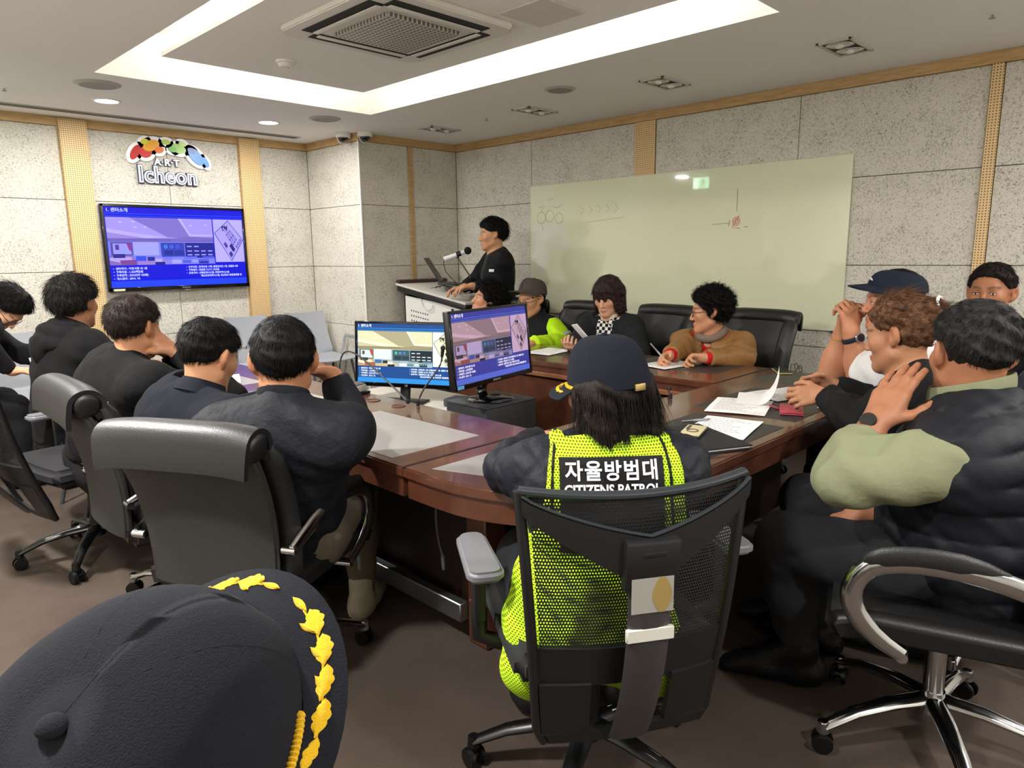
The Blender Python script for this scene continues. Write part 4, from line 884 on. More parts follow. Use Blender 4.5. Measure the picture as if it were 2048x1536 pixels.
# ================================================================ SCULPTED SURFACES (signed distances -> meshes)
A = lambda *v: np.array(v[0] if len(v) == 1 else v, dtype=np.float64)
def unit(v): v = A(v); return v/(np.linalg.norm(v)+1e-12)
class SDF:
    def __init__(s): s.ops = []
    def rc(s, a, b, r1, r2, k=.02, sub=False):
        a, b = A(a), A(b); r = max(r1, r2)
        def f(X, Y, Z):
            d = b-a; L = d@d+1e-12
            t = np.clip(((X-a[0])*d[0]+(Y-a[1])*d[1]+(Z-a[2])*d[2])/L, 0, 1)
            return np.sqrt((X-a[0]-t*d[0])**2+(Y-a[1]-t*d[1])**2+(Z-a[2]-t*d[2])**2)-(r1+(r2-r1)*t)
        s.ops.append((f, np.minimum(a, b)-r, np.maximum(a, b)+r, k, sub)); return s
    def ec(s, a, b, w1, d1, w2, d2, side, k=.03, sub=False):
        """elliptical capsule; half width along 'side', half depth across"""
        a, b = A(a), A(b); side = unit(side); ax = unit(b-a); dep = unit(np.cross(ax, side)); r = max(w1, w2, d1, d2)
        def f(X, Y, Z):
            d = b-a; L = d@d+1e-12
            px, py, pz = X-a[0], Y-a[1], Z-a[2]
            t = np.clip((px*d[0]+py*d[1]+pz*d[2])/L, 0, 1)
            px, py, pz = px-t*d[0], py-t*d[1], pz-t*d[2]
            w = w1+(w2-w1)*t; e = d1+(d2-d1)*t
            q = px*side[0]+py*side[1]+pz*side[2]; g = px*dep[0]+py*dep[1]+pz*dep[2]; h = px*ax[0]+py*ax[1]+pz*ax[2]
            m = np.minimum(w, e)
            k0 = np.sqrt((q/w)**2+(g/e)**2+(h/m)**2); k1 = np.sqrt((q/w**2)**2+(g/e**2)**2+(h/m**2)**2)+1e-9
            return k0*(k0-1)/k1
        s.ops.append((f, np.minimum(a, b)-r, np.maximum(a, b)+r, k, sub)); return s
    def el(s, c, rad, R=None, k=.015, sub=False):
        c = A(c); rad = A(rad); R = np.eye(3) if R is None else R; r = rad.max()
        def f(X, Y, Z):
            px, py, pz = X-c[0], Y-c[1], Z-c[2]
            q = [px*R[0, i]+py*R[1, i]+pz*R[2, i] for i in range(3)]
            k0 = np.sqrt(sum((q[i]/rad[i])**2 for i in range(3))); k1 = np.sqrt(sum((q[i]/rad[i]**2)**2 for i in range(3)))+1e-9
            return k0*(k0-1)/k1
        s.ops.append((f, c-r, c+r, k, sub)); return s
    def cut(s, c, n, rad=.1, k=.004):
        """remove what lies beyond the plane (c,n) within rad of c"""
        c = A(c); n = unit(n)
        def f(X, Y, Z):
            px, py, pz = X-c[0], Y-c[1], Z-c[2]
            return np.maximum(-(px*n[0]+py*n[1]+pz*n[2]), np.sqrt(px**2+py**2+pz**2)-rad)
        s.ops.append((f, c-rad, c+rad, k, True)); return s
    def keep(s, n, c0, k=.01):
        """global: keep n.p > c0"""
        n = A(n)
        s.ops.append((lambda X, Y, Z: (X*n[0]+Y*n[1]+Z*n[2])-c0, None, None, k, True)); return s
    def fn(s, f, lo, hi, k=.01, sub=False): s.ops.append((f, A(lo), A(hi), k, sub)); return s
    def mesh(s, step, fine=None, fstep=None, disp=None, pad=.03):
        lo = np.min([o[1] for o in s.ops if o[1] is not None and not o[4]], axis=0)-pad; hi = np.max([o[2] for o in s.ops if o[2] is not None and not o[4]], axis=0)+pad
        axes = []
        for i in range(3):
            g = [lo[i]]
            while g[-1] < hi[i]:
                st = step
                if fine:
                    for a, b in fine:
                        if a[i]-step <= g[-1] <= b[i]: st = fstep
                g.append(g[-1]+st)
            axes.append(np.array(g, dtype=np.float32))
        xs, ys, zs = axes
        F = np.full((len(xs), len(ys), len(zs)), .2, dtype=np.float32)
        for f, a, b, k, sub in s.ops:
            sl = []
            for i, ax in enumerate(axes):
                if a is None: sl.append(slice(0, len(ax)))
                else: sl.append(slice(max(0, np.searchsorted(ax, a[i]-k-.03)), min(len(ax), np.searchsorted(ax, b[i]+k+.03)+1)))
            sl = tuple(sl); X = xs[sl[0]][:, None, None]; Y = ys[sl[1]][None, :, None]; Z = zs[sl[2]][None, None, :]
            if F[sl].size == 0: continue
            d = f(X, Y, Z).astype(np.float32)
            O_ = F[sl]
            if sub:
                d = -d; h = np.maximum(k-np.abs(O_-d), 0)/k; F[sl] = np.maximum(O_, d)+h*h*k*.25
            else:
                h = np.maximum(k-np.abs(O_-d), 0)/k; F[sl] = np.minimum(O_, d)-h*h*k*.25
        if disp is not None:
            F = F+disp(xs[:, None, None], ys[None, :, None], zs[None, None, :]).astype(np.float32)
        return surfnet(F, axes)
def surfnet(F, axes):
    S = F < 0; c = np.zeros(tuple(n-1 for n in F.shape), np.int8)
    offs = [(i, j, k) for i in (0, 1) for j in (0, 1) for k in (0, 1)]
    nx, ny, nz = c.shape
    for i, j, k in offs: c += S[i:i+nx, j:j+ny, k:k+nz]
    mask = (c > 0) & (c < 8); ii, jj, kk = np.nonzero(mask); n = len(ii)
    idx = np.full(c.shape, -1, np.int32); idx[mask] = np.arange(n)
    P = np.zeros((n, 3)); cnt = np.zeros(n); base = np.stack([ii, jj, kk], 1)
    for a in offs:
        for ax in range(3):
            if a[ax]: continue
            b = list(a); b[ax] = 1
            fa = F[ii+a[0], jj+a[1], kk+a[2]]; fb = F[ii+b[0], jj+b[1], kk+b[2]]; m = (fa < 0) != (fb < 0)
            t = fa[m]/(fa[m]-fb[m]); pos = np.empty((m.sum(), 3))
            for q in range(3):
                i0 = base[m, q]+a[q]; p = axes[q][i0]
                if q == ax: p = p+t*(axes[q][i0+1]-axes[q][i0])
                pos[:, q] = p
            P[m] += pos; cnt[m] += 1
    P /= cnt[:, None]
    quads = []
    sh = F.shape
    for ax in range(3):
        o1, o2 = [(1, 2), (2, 0), (0, 1)][ax]
        s0 = [slice(1, d-1) for d in sh]; s1 = list(s0); s0[ax] = slice(0, sh[ax]-1); s1[ax] = slice(1, sh[ax])
        A_ = S[tuple(s0)]; B_ = S[tuple(s1)]; d = A_ != B_
        e = np.argwhere(d); flip = A_[d]
        for q in range(3):
            if q != ax: e[:, q] += 1
        def cell(u, v):
            g = e.copy(); g[:, o1] -= u; g[:, o2] -= v; return idx[g[:, 0], g[:, 1], g[:, 2]]
        Q = np.stack([cell(1, 1), cell(0, 1), cell(0, 0), cell(1, 0)], 1)
        Q[~flip] = Q[~flip][:, ::-1]; quads.append(Q)
    Q = np.concatenate(quads); Q = Q[(Q >= 0).all(1)]
    return P, Q
def np_mesh(name, P, Q, mats, org, cols=None, parent=None, smooth=2, mi=None):
    if smooth:
        e = np.concatenate([Q[:, [0, 1]], Q[:, [1, 2]], Q[:, [2, 3]], Q[:, [3, 0]]]) if Q.shape[1] == 4 else None
        if e is not None:
            for _ in range(smooth):
                acc = np.zeros_like(P); n = np.zeros(len(P)); np.add.at(acc, e[:, 0], P[e[:, 1]]); np.add.at(n, e[:, 0], 1)
                P = P*.5+.5*acc/np.maximum(n, 1)[:, None]
    me = bpy.data.meshes.new(name); me.vertices.add(len(P)); me.vertices.foreach_set('co', (P-A(org)).astype(np.float32).ravel())
    k = Q.shape[1]; me.loops.add(Q.size); me.loops.foreach_set('vertex_index', Q.astype(np.int32).ravel())
    me.polygons.add(len(Q)); me.polygons.foreach_set('loop_start', np.arange(0, Q.size, k, dtype=np.int32)); me.polygons.foreach_set('loop_total', np.full(len(Q), k, np.int32))
    me.polygons.foreach_set('use_smooth', np.ones(len(Q), bool))
    for m in (mats if isinstance(mats, list) else [mats]): me.materials.append(m)
    if mi is not None: me.polygons.foreach_set('material_index', mi.astype(np.int32))
    if cols is not None:
        a = me.color_attributes.new('Col', 'FLOAT_COLOR', 'POINT'); a.data.foreach_set('color', np.concatenate([cols, np.ones((len(P), 1))], 1).astype(np.float32).ravel())
    me.update(calc_edges=True); me.validate()
    return link(name, me, parent)
def normals(P, Q):
    a = P[Q[:, 2]]-P[Q[:, 0]]; b = P[Q[:, 3]]-P[Q[:, 1]]; f = np.cross(a, b); N = np.zeros_like(P)
    for i in range(4): np.add.at(N, Q[:, i], f)
    return N/(np.linalg.norm(N, axis=1, keepdims=True)+1e-12)
def folds(amp, sc, seed=0, st=(1, 1, 1)):
    r = np.random.RandomState(seed); ph = r.rand(12)*6.28; a = sc
    def f(X, Y, Z):
        x, y, z = X*st[0]*a, Y*st[1]*a, Z*st[2]*a
        w = np.sin(.7*x+1.3*y+ph[0])*1.3+np.sin(.9*z-.8*x+ph[1])*1.2
        w2 = np.sin(1.1*y-.6*z+ph[2])*1.3
        return amp*(np.sin(1.9*x+1.1*z+w+ph[3])*.6+np.sin(2.3*z-1.2*y+w2+ph[4])*.6+np.sin(3.7*y+2.2*x+w+w2+ph[5])*.3)
    return f
# ================================================================ PEOPLE
SKIN = mat('skin', 'D9A583', .5, spec=.35, attr='Col', bump=(240, .06))
SKIN.node_tree.nodes['Principled BSDF'].inputs['Subsurface Weight'].default_value = .12
SKIN.node_tree.nodes['Principled BSDF'].inputs['Subsurface Radius'].default_value = (.012, .005, .003)
def cloth(name, col, rough=.85, bump=(90, .25), noise=None, sheen=.0): return mat('cloth_'+name, col, rough, spec=.25, bump=bump, noise=noise, sheen=sheen)
HAIRM = {}
def hairmat(col, col2):
    k = col+col2
    if k not in HAIRM: HAIRM[k] = mat('hair_'+k, col, .6, spec=.18, noise=(60, col2, .35, .65), bump=(170, .35, (1, 1, .35)))
    return HAIRM[k]
def frame(yaw, pitch=0, roll=0):
    """columns: forward, left, up"""
    y, p = math.radians(yaw), math.radians(pitch)
    f = A(math.cos(p)*math.cos(y), math.cos(p)*math.sin(y), math.sin(p)); l = A(-math.sin(y), math.cos(y), 0); u = np.cross(f, l)
    r = math.radians(roll); l, u = l*math.cos(r)+u*math.sin(r), u*math.cos(r)-l*math.sin(r)
    return np.stack([f, l, u], 1)
def ik(S, W, L1, L2, pole):
    S, W = A(S), A(W); d = W-S; D = np.linalg.norm(d)
    if D > (L1+L2)*.995: W = S+d/D*(L1+L2)*.995; d = W-S; D = np.linalg.norm(d)
    D = max(D, abs(L1-L2)+.01); u = d/np.linalg.norm(d); a = (L1*L1-L2*L2+D*D)/(2*D); h = math.sqrt(max(0, L1*L1-a*a))
    p = A(pole); p = unit(p-u*(p@u)); return S+u*a+p*h, W
class Person:
    def __init__(s, label, head, hyaw, hpitch=0, hroll=0, sc=1.0, byaw=0, lean=10, male=True, build=1.0, neck=(-.05, -.145), c7=None, skin='D2A07E', roll=0, pelvis=None, stand=False, shoulder=0.0, twist=0, hs=None):
        s.label = label; s.sc = sc; s.hs = hs or sc; s.H = A(head); s.hf = frame(hyaw, hpitch, hroll); s.male = male; s.b = build; s.skin = skin; s.stand = stand
        by = math.radians(byaw); s.fw = A(math.cos(by), math.sin(by), 0); s.lf = A(-math.sin(by), math.cos(by), 0); s.byaw = byaw
        ln = math.radians(lean); s.up = A(0, 0, 1)*math.cos(ln)+s.fw*math.sin(ln); s.ft = s.fw*math.cos(ln)-A(0, 0, 1)*math.sin(ln)
        rl = math.radians(roll); s.up, s.lf2 = s.up*math.cos(rl)+s.lf*math.sin(rl), s.lf*math.cos(rl)-s.up*math.sin(rl)
        s.C7 = A(c7) if c7 is not None else s.H+sc*(s.fw*neck[0]+A(0, 0, 1)*neck[1])
        s.pel = A(pelvis) if pelvis is not None else s.C7-s.up*.50*sc
        tw = math.radians(byaw+twist); s.sl = A(-math.sin(tw), math.cos(tw), 0)*math.cos(rl)-s.up*math.sin(rl)*1; s.sl = unit(s.sl); s.sf = unit(np.cross(s.sl, s.up))
        w = (.178 if male else .158)*sc*(.5+.5*build)
        base = s.C7-s.up*(.055-shoulder)*sc+s.sf*.012*sc
        s.sh = {1: base+s.sl*w, -1: base-s.sl*w}
        hw = .085*sc; s.hip = {1: s.pel+s.lf*hw, -1: s.pel-s.lf*hw}
        s.arms = {}; s.hands = {}; s.legs = {}; s.ops = []
        s.root = None
    def arm(s, side, wrist, pole=(0, 0, -1), elbow=None, hand=None, **kw):
        S = s.sh[side]; L1, L2 = .285*s.sc, .25*s.sc
        if elbow is not None: E = A(elbow); W = A(wrist)
        else: E, W = ik(S, wrist, L1, L2, pole)
        s.arms[side] = (S, E, W)
        d = unit(W-E) if hand is None else unit(hand); s.hands[side] = dict(d=d, **kw)
    def leg(s, side, knee, ankle, toe): s.legs[side] = (s.hip[side], A(knee), A(ankle), unit(toe))
    def sit(s, spread=8, shin=0, z=.47):
        for side in (1, -1):
            a = math.radians(s.byaw+side*spread); d = A(math.cos(a), math.sin(a), 0); h = s.hip[side]
            k = h+d*.40*s.sc; k[2] = z*1.0+.04; an = k-A(0, 0, 1)*(k[2]-.09)+d*shin; s.leg(side, k, an, d)
    # --- geometry
    def o_torso(s, F, g=0, k=.05, lo=0):
        c, b, L = s.sc, s.b, s.sl
        sec = [(0, .155, .115), (.16, .140+.03*(b-1), .105+.25*(b-1)), (.33, .155, .112+.12*(b-1)), (.43, .150, .095)] if s.male else [(0, .165, .12), (.17, .125, .095), (.32, .142, .105), (.43, .128, .082)]
        p = lambda t: s.pel+(s.C7-s.pel)*min(1, t/.50)+s.sf*(.018*math.sin(t*5.5))*c
        for i in range(lo, 3):
            a, w1, d1 = sec[i]; t2, w2, d2 = sec[i+1]
            F.ec(p(a), p(t2), w1*c*(.4+.6*b)+g-.0, d1*c*(.5+.5*b)+g, w2*c*(.5+.5*b)+g, d2*c*(.5+.5*b)+g, s.lf if i < 1 else L, k*c)
        for q in (1, -1):
            F.rc(s.C7-s.up*.07*c+L*q*.06*c, s.sh[q], .068*c+g, .058*c*(.6+.4*b)+g, .05*c)
            F.rc(s.C7-s.up*.012*c, s.sh[q]+s.up*.008*c, (.046 if s.male else .036)*c+g, (.042 if s.male else .036)*c+g, .05*c)
            F.rc(s.sh[q]-s.up*.04*c-L*q*.03*c-s.sf*.02*c, p(.30)+L*q*.10*c-s.sf*.03*c, .06*c+g, .055*c+g, .05*c)
        if not s.male:
            for q in (1, -1): F.el(p(.33)+L*q*.065*c+s.sf*.085*c, A(.06, .06, .06)*c+g, None, .04*c)
    def o_arm(s, F, q, g=0, g2=None, end=1.0, k=.03):
        c = s.sc; b = .55+.45*s.b; S, E, W = s.arms[q]; g2 = g if g2 is None else g2; m = 1 if s.male else .86
        F.rc(S, S+(E-S)*.45, .056*c*b*m+g, .050*c*b*m+g, k*c); F.rc(S+(E-S)*.4, E, .050*c*b*m+g, .040*c*b*m+g, k*c)
        Wn = E+(W-E)*end
        F.rc(E, E+(W-E)*.35*min(1, end), .042*c*b*m+g, .041*c*b*m+g2, k*c); F.rc(E+(W-E)*.3*min(1, end), Wn, .041*c*b*m+g2, (.041-.013*end)*c*m*b**.5+g2, k*c)
    def o_leg(s, F, q, g=0, end=1.0, k=.04):
        c = s.sc; b = .5+.5*s.b; h, n, a, t = s.legs[q]
        F.rc(h, n, .088*c*b+g, .058*c*b+g, k*c); F.rc(n, n+(a-n)*.45, .057*c*b+g, .050*c*b+g, k*c); F.rc(n+(a-n)*.4, n+(a-n)*end, .050*c*b+g, .036*c+g*1.2, k*c)
    def o_head(s, F):
        c = s.hs; R = s.hf; P = lambda x, y, z: s.H+R@(A(x, y, z)*c)
        rb = R.copy()
        F.el(P(-.014, 0, .032), A(.098, .077, .088)*c, R, .02); F.el(P(.03, 0, -.04), A(.060, .060, .078)*c, R, .03*c)
        for q in (1, -1):
            F.rc(P(.005, q*.053, -.062), P(.068, q*.016, -.102), .020*c, .018*c, .03*c)
            F.el(P(.052, q*.042, -.022), A(.030, .026, .026)*c, R, .025*c)
        F.el(P(.072, 0, -.100), A(.020, .022, .018)*c, R, .02*c)
        F.rc(P(.078, -.028, .018), P(.078, .028, .018), .013*c, .013*c, .02*c)
        for q in (1, -1): F.el(P(.098, q*.032, -.004), A(.014, .018, .010)*c, R, .012*c, True)
        for q in (1, -1): F.el(P(.072, q*.032, -.003), A(.0165, .0175, .0115)*c, R, .006*c)
        F.rc(P(.088, 0, .004), P(.106, 0, -.036), .0075*c, .0115*c, .012*c)
        for q in (1, -1): F.el(P(.097, q*.012, -.040), A(.010, .008, .007)*c, R, .006*c)
        F.el(P(.088, 0, -.0655), A(.012, .023, .0065)*c, R, .006*c); F.el(P(.087, 0, -.076), A(.0125, .020, .007)*c, R, .006*c)
        for q in (1, -1):
            Re = R @ np.array([[.94, .30*q, -.17], [-.34*q, .93, 0], [.16, .06, .98]]).T
            Re = R
            F.el(P(-.014, q*.083, .000), A(.018, .013, .031)*c, Re, .008*c); F.el(P(-.022, q*.092, .006), A(.009, .006, .024)*c, Re, .008*c); F.el(P(-.004, q*.077, -.026), A(.010, .008, .012)*c, Re, .010*c)
            F.el(P(-.004, q*.094, .003), A(.010, .010, .018)*c, Re, .006*c, True)
        nk = (1 if s.male else .84)*(.4+.6*s.b); F.rc(P(-.022, 0, -.035), s.C7-s.up*.02*s.sc+s.sf*.02*s.sc, .053*c*nk, .060*s.sc*nk, .03*c)
        F.rc(P(.005, 0, -.075), s.C7+s.sf*.055*s.sc-s.up*.04*s.sc, .036*c*nk, .034*s.sc, .02*c)
    def o_hand(s, F, q):
        h = s.hands[q]; c = s.sc*(1.0 if s.male else .92)*h.get('size', 1); E, W = s.arms[q][1:]
        d = h['d']; n = unit(A(h.get('palm', (0, 0, -1)))); n = unit(n-d*(n@d)); t = np.cross(n, d)*(1 if q == 1 else -1)   # t: towards the thumb side
        if h.get('flip'): t = -t
        curl = h.get('curl', .5); spread = h.get('spread', .12); thumb = h.get('thumb', .6)
        kn = []
        for i in range(4):
            o = (.031-.0202*i); L = (.086, .088, .083, .074)[i]
            K = W+d*L*c+t*o*c; kn.append(K); F.rc(W+d*.012*c+t*o*.6*c, K, .0145*c, .0125*c, .012*c)
        F.el(W+d*.045*c+t*.028*c+n*.006*c, A(.036, .017, .015)*c, np.stack([d, t, n], 1), .014*c)
        lens = ((.040, .025, .021), (.045, .028, .022), (.041, .026, .021), (.032, .020, .019)); rad = (.0100, .0103, .0099, .0088)
        tips = []
        cur = curl if isinstance(curl, (list, tuple)) else (curl,)*4
        for i in range(4):
            p = kn[i]; a = cur[i]*.75; sd = (1.5-i)*spread
            for j in range(3):
                dir_ = unit((d*math.cos(sd)+t*math.sin(sd))*math.cos(a)+n*math.sin(a)); p2 = p+dir_*lens[i][j]*c
                F.rc(p, p2, rad[i]*c*(1-.07*j), rad[i]*c*(.96-.09*j), .004*c if j else .006*c); p = p2; a += cur[i]*(1.15 if j == 0 else .75)
            tips.append(p)
        p = W+d*.022*c+t*.026*c+n*.006*c; 
        dirs = [unit(t*.75+d*.65+n*.25), unit(t*(.55-.35*thumb)+d*.85+n*(.2+.5*thumb)), unit(t*(.3-.5*thumb)+d*.85+n*(.2+.6*thumb))]
        for j, (dr, L) in enumerate(zip(dirs, (.040, .032, .026))):
            p2 = p+dr*L*c; F.rc(p, p2, (.0145, .0112, .0102)[j]*c, (.0115, .0105, .0085)[j]*c, .008*c); p = p2
        s.hands[q]['tips'] = tips; s.hands[q]['kn'] = kn; s.hands[q]['n'] = n; s.hands[q]['t'] = t
        F.rc(E+(W-E)*.8, W+d*.02*c, .030*c, .024*c, .016*c)
    def body(s, hstep=.004, bstep=.012):
        F = SDF(); s.o_torso(F)
        for q in s.arms: s.o_arm(F, q)
        for q in s.legs: s.o_leg(F, q)
        s.o_head(F)
        for q in s.arms: s.o_hand(F, q)
        for q, (h, n, a, t) in s.legs.items(): F.rc(a+A(0, 0, -.03)-t*.03, A(a[0], a[1], .035)+t*.14*s.sc, .035*s.sc, .024*s.sc, .02)
        fine = [(s.H-.15*s.sc, s.H+.15*s.sc)]
        for q in s.arms:
            W = s.arms[q][2]; hd = W+s.hands[q]['d']*.09*s.sc; fine.append((np.minimum(W, hd)-.075, np.maximum(W, hd)+.075))
        P, Q = F.mesh(bstep, fine, hstep)
        base = A(lin(s.skin)[:3]); cols = np.tile(base, (len(P), 1))
        L = ((P-s.H)@s.hf)/s.hs
        def blob(c, r, col, f=1.0):
            w = np.exp(-(((L-A(c))/A(r))**2).sum(1))*f; cols[:] = cols*(1-w[:, None])+w[:, None]*A(col)
        lipc = A(lin('A85F52')[:3]) if s.male else A(lin('B4504C')[:3]); blob((.095, 0, -.071), (.02, .021, .0085), lipc, .9)
        for q in (1, -1):
            blob((.075, q*.045, -.03), (.03, .022, .02), base*A(1.04, .86, .82), .55); blob((-.012, q*.085, 0), (.03, .02, .04), base*A(1.02, .82, .76), .6)
        blob((.11, 0, -.035), (.02, .018, .02), base*A(1.03, .85, .8), .5)
        if s.male: blob((.07, 0, -.09), (.035, .05, .03), base*A(.82, .80, .80), .5)
        brow = A(lin('241B18')[:3])
        for q in (1, -1):
            for k in range(5):
                u = k/4; blob((.088-.014*u*u, q*(.016+.034*u), .0185+.005*math.sin(u*2.4)), (.02, .0065, .0042), brow, .85)
        s.bodymesh = np_mesh('body', P, Q, SKIN, s.org, cols, s.root, 1); s.bodymesh
        return s
    def begin(s, name='person'):
        s.org = A(s.pel[0], s.pel[1], 0); s.root = thing('person', s.label, 'person', tuple(s.org)); return s
    def eyes(s, closed=False):
        c = s.hs
        for q in (1, -1):
            P = s.H+s.hf@(A(.0815, q*.0320, -.0045)*c)
            m = MB(); R = Matrix([list(r) for r in (s.hf@np.diag([1, 1, 1.]))]).to_4x4()
            m.sph((0, 0, 0), (.0085*c, .0125*c, (.0022 if closed else .0048)*c), 16, 0, R); m.sph(tuple(s.hf@(A(.0052, 0, -.0002)*c)), (.004*c, .0048*c, (.0018 if closed else .0044)*c), 12, 1, R)
            m.tube([tuple(s.hf@(A(.0095-.006*(u*u), u*.0145, .0052-.003*u*u)*c)) for u in (-1, -.6, -.2, .2, .6, 1)], .0012*c, 6, 2)
            m.build('eye', [mat('eye_white', 'D8CFC8', .3), mat('iris', '140C08', .15), mat('lash', '120D0B', .6)], s.root, tuple(P-s.org))
        return s
    # --- clothing
    def garment(s, name, m, g=.014, sleeves=1.0, cuff=True, hem=-.02, collar=.03, step=.009, fold=.003, seed=1, torso=True, disp=None, gs=None, neck_r=.062, opn=None, armcut=.035, label=None, extra=None, fs=26, tail=0):
        F = SDF(); c = s.sc; gs = g if gs is None else gs
        if torso:
            s.o_torso(F, g)
            if collar: F.rc(s.C7-s.up*.015*c+s.sf*.012*c, s.C7+(s.H-s.C7)*.30+s.sf*.004*c+s.up*collar*c, (neck_r)*c+g*.6, (neck_r-.006)*c+g*.5, .03*c)
            if tail:
                for q in s.legs: h, n, a, t = s.legs[q]; F.rc(h, h+(n-h)*tail, .092*c+g, .085*c+g, .05*c)
        for q in s.arms:
            if sleeves > 0:
                if sleeves <= .5:
                    S, E, W = s.arms[q]; e = S+(E-S)*sleeves*2; F.rc(S, e, .058*c*(.55+.45*s.b)+gs, .056*c*(.55+.45*s.b)+gs, .03); F.cut(e, E-S, .12*c)
                else:
                    s.o_arm(F, q, gs, gs, sleeves); S, E, W = s.arms[q]; e = E+(W-E)*sleeves; F.cut(e, W-E, .085*c)
            elif torso:
                S, E, W = s.arms[q]; F.cut(S+s.sl*q*armcut*c-s.up*.01*c, s.sl*q+s.up*.15, .14*c)
        if torso:
            up = unit(unit(s.H-s.C7)*.6+s.up); F.cut(s.C7+(s.H-s.C7)*.33+s.up*collar*c, unit(up*1.0-s.sf*-.35), .118*c)
            if opn:   # V opening at the chest
                a = s.C7+s.sf*.10*c+s.up*.02*c; b = s.pel+(s.C7-s.pel)*opn[0]+s.sf*.17*c
                F.ec(a, b, opn[1]*c, .05*c, .012*c, .05*c, s.sl, .01, True)
            F.cut(s.pel+s.up*hem*c, -s.up, .32*c) if hem is not None and not tail else None
        if extra: extra(F)
        dsp = disp or (folds(fold, fs, seed) if fold else None)
        P, Q = F.mesh(step, disp=dsp, pad=.04)
        o = np_mesh(name, P, Q, m, s.org, None, s.root, 1)
        if label: o['label'] = label
        return o
    def trousers(s, m, g=.012, shoes='1A1A1C', step=.012, seed=3, name='trousers'):
        F = SDF(); c = s.sc; s.o_torso(F, g, .05, 0) if False else None
        F.ec(s.pel, s.pel+(s.C7-s.pel)*.2, .155*c*(.4+.6*s.b)+g, .115*c*(.5+.5*s.b)+g, .145*c*(.4+.6*s.b)+g, .105*c*(.5+.5*s.b)+g, s.lf, .05)
        for q in s.legs: s.o_leg(F, q, g, .97); h, n, a, t = s.legs[q]; F.cut(n+(a-n)*.97, a-n, .09*c)
        P, Q = F.mesh(step, disp=folds(.003, 24, seed)); np_mesh(name, P, Q, m, s.org, None, s.root, 1)
        for q, (h, n, a, t) in s.legs.items():
            G = SDF(); l = np.cross(A(0, 0, 1), t); G.ec(A(a[0], a[1], .055)-t*.05*c, A(a[0], a[1], .048)+t*.08*c, .044*c, .05, .045*c, .042, l, .02); G.ec(A(a[0], a[1], .045)+t*.07*c, A(a[0], a[1], .03)+t*.185*c, .046*c, .04, .036*c, .024, l, .02)
            G.rc(A(a[0], a[1], a[2]+.06)-t*.012, A(a[0], a[1], .05)-t*.01, .047*c, .046*c, .02)
            G.rc(A(a[0], a[1], a[2]-.03)-t*.02, A(a[0], a[1], .042)+t*.15*c, .047*c, .034*c, .02)
            G.keep((0, 0, 1), .003, .004)
            P, Q = G.mesh(.008); np_mesh('shoe', P, Q, cloth('shoe_'+shoes, shoes, .45), s.org, None, s.root, 1)
        return s
    # --- hair
    def hl(s, p): return s.H+s.hf@(A(p)*s.hs)
    def hair(s, m, planes=((-.75, 0, .66, -.0143), (-.6, 0, .8, -.004)), th=.014, shape=None, step=.0055, amp=.003, sc_=70, strands=0, slen=.03, srad=.0008, flow=None, seed=5, extra=None, lift=.35, ear=True, rnd=.25, name='hair', nseg=4, curl=0, pk=.02, lim=True):
        c = s.hs; F = SDF(); R = s.hf
        F.el(s.hl((-.014, 0, .034)), (A(.098, .077, .088)+th)*c, R, .02)
        if extra: extra(F)
        for n0, n1, n2, c0 in planes:
            n = R@A(n0, n1, n2); F.keep(n, n@s.H+c0*c, pk)
        if ear:
            for q in (1, -1): F.rc(s.hl((-.004, q*.085, -.004)), s.hl((.06, q*.085, -.01)), .026*c, .03*c, .01, True)
        f0 = folds(amp, sc_, seed)
        P, Q = F.mesh(step, disp=f0)
        r = np.random.RandomState(seed)
        if strands:
            N = normals(P, Q); L = ((P-s.H)@R)/c; w8 = np.ones(len(P))
            if ear: w8[(L[:, 2] < .036) & (np.abs(L[:, 0]+.0) < .046) & (np.abs(L[:, 1]) > .055)] = 0
            if extra and not lim: w8[(N@R[:, 2]) > .35] = 0
            ids = r.choice(len(P), strands, p=w8/w8.sum()); p = P[ids]; n = N[ids]; l = L[ids]
            if not extra:
                n2 = (l-A(-.014, 0, .02))/A(.098, .077, .088)**2; n2 = n2@R.T; n = n2/np.linalg.norm(n2, axis=1, keepdims=True)
            hem = np.min([l@A(q[0], q[1], q[2])-q[3] for q in planes], axis=0)
            fl = (flow(l) if flow else l-A(-.045, 0, .135)); fl = fl@R.T; fl = fl/np.linalg.norm(fl, axis=1, keepdims=True); fl = fl-n*(fl*n).sum(1, keepdims=True)*(1 if lim else .55); fl /= np.linalg.norm(fl, axis=1, keepdims=True)+1e-9
            fl = fl+r.randn(strands, 3)*rnd; fl -= n*(fl*n).sum(1, keepdims=True)*(.7 if lim else 0); fl /= np.linalg.norm(fl, axis=1, keepdims=True)+1e-9
            ln = slen*c*(.5+r.rand(strands)); ln = np.minimum(ln, (np.maximum(hem, 0)*.9+.007)*c) if lim else ln; sd = np.cross(n, fl); vs, qs = [], []
            ph = r.rand(strands)*6.28
            for k in range(nseg+1):
                t = k/nseg; ctr = p-n*.002+fl*(ln*t)[:, None]+n*(ln*lift*(t-t*t*.75))[:, None]
                if curl: ctr = ctr+(sd*np.cos(ph+t*6)[:, None]+n*np.sin(ph+t*6)[:, None])*curl*c*min(1, t*2)
                rad = srad*c*(1-.85*t)
                for j in range(3):
                    a = 2*PI*j/3; vs.append(ctr+(sd*math.cos(a)+n*math.sin(a))*rad)
            VV = np.concatenate([P]+vs); o0 = len(P); S_ = strands; ar = np.arange(S_)
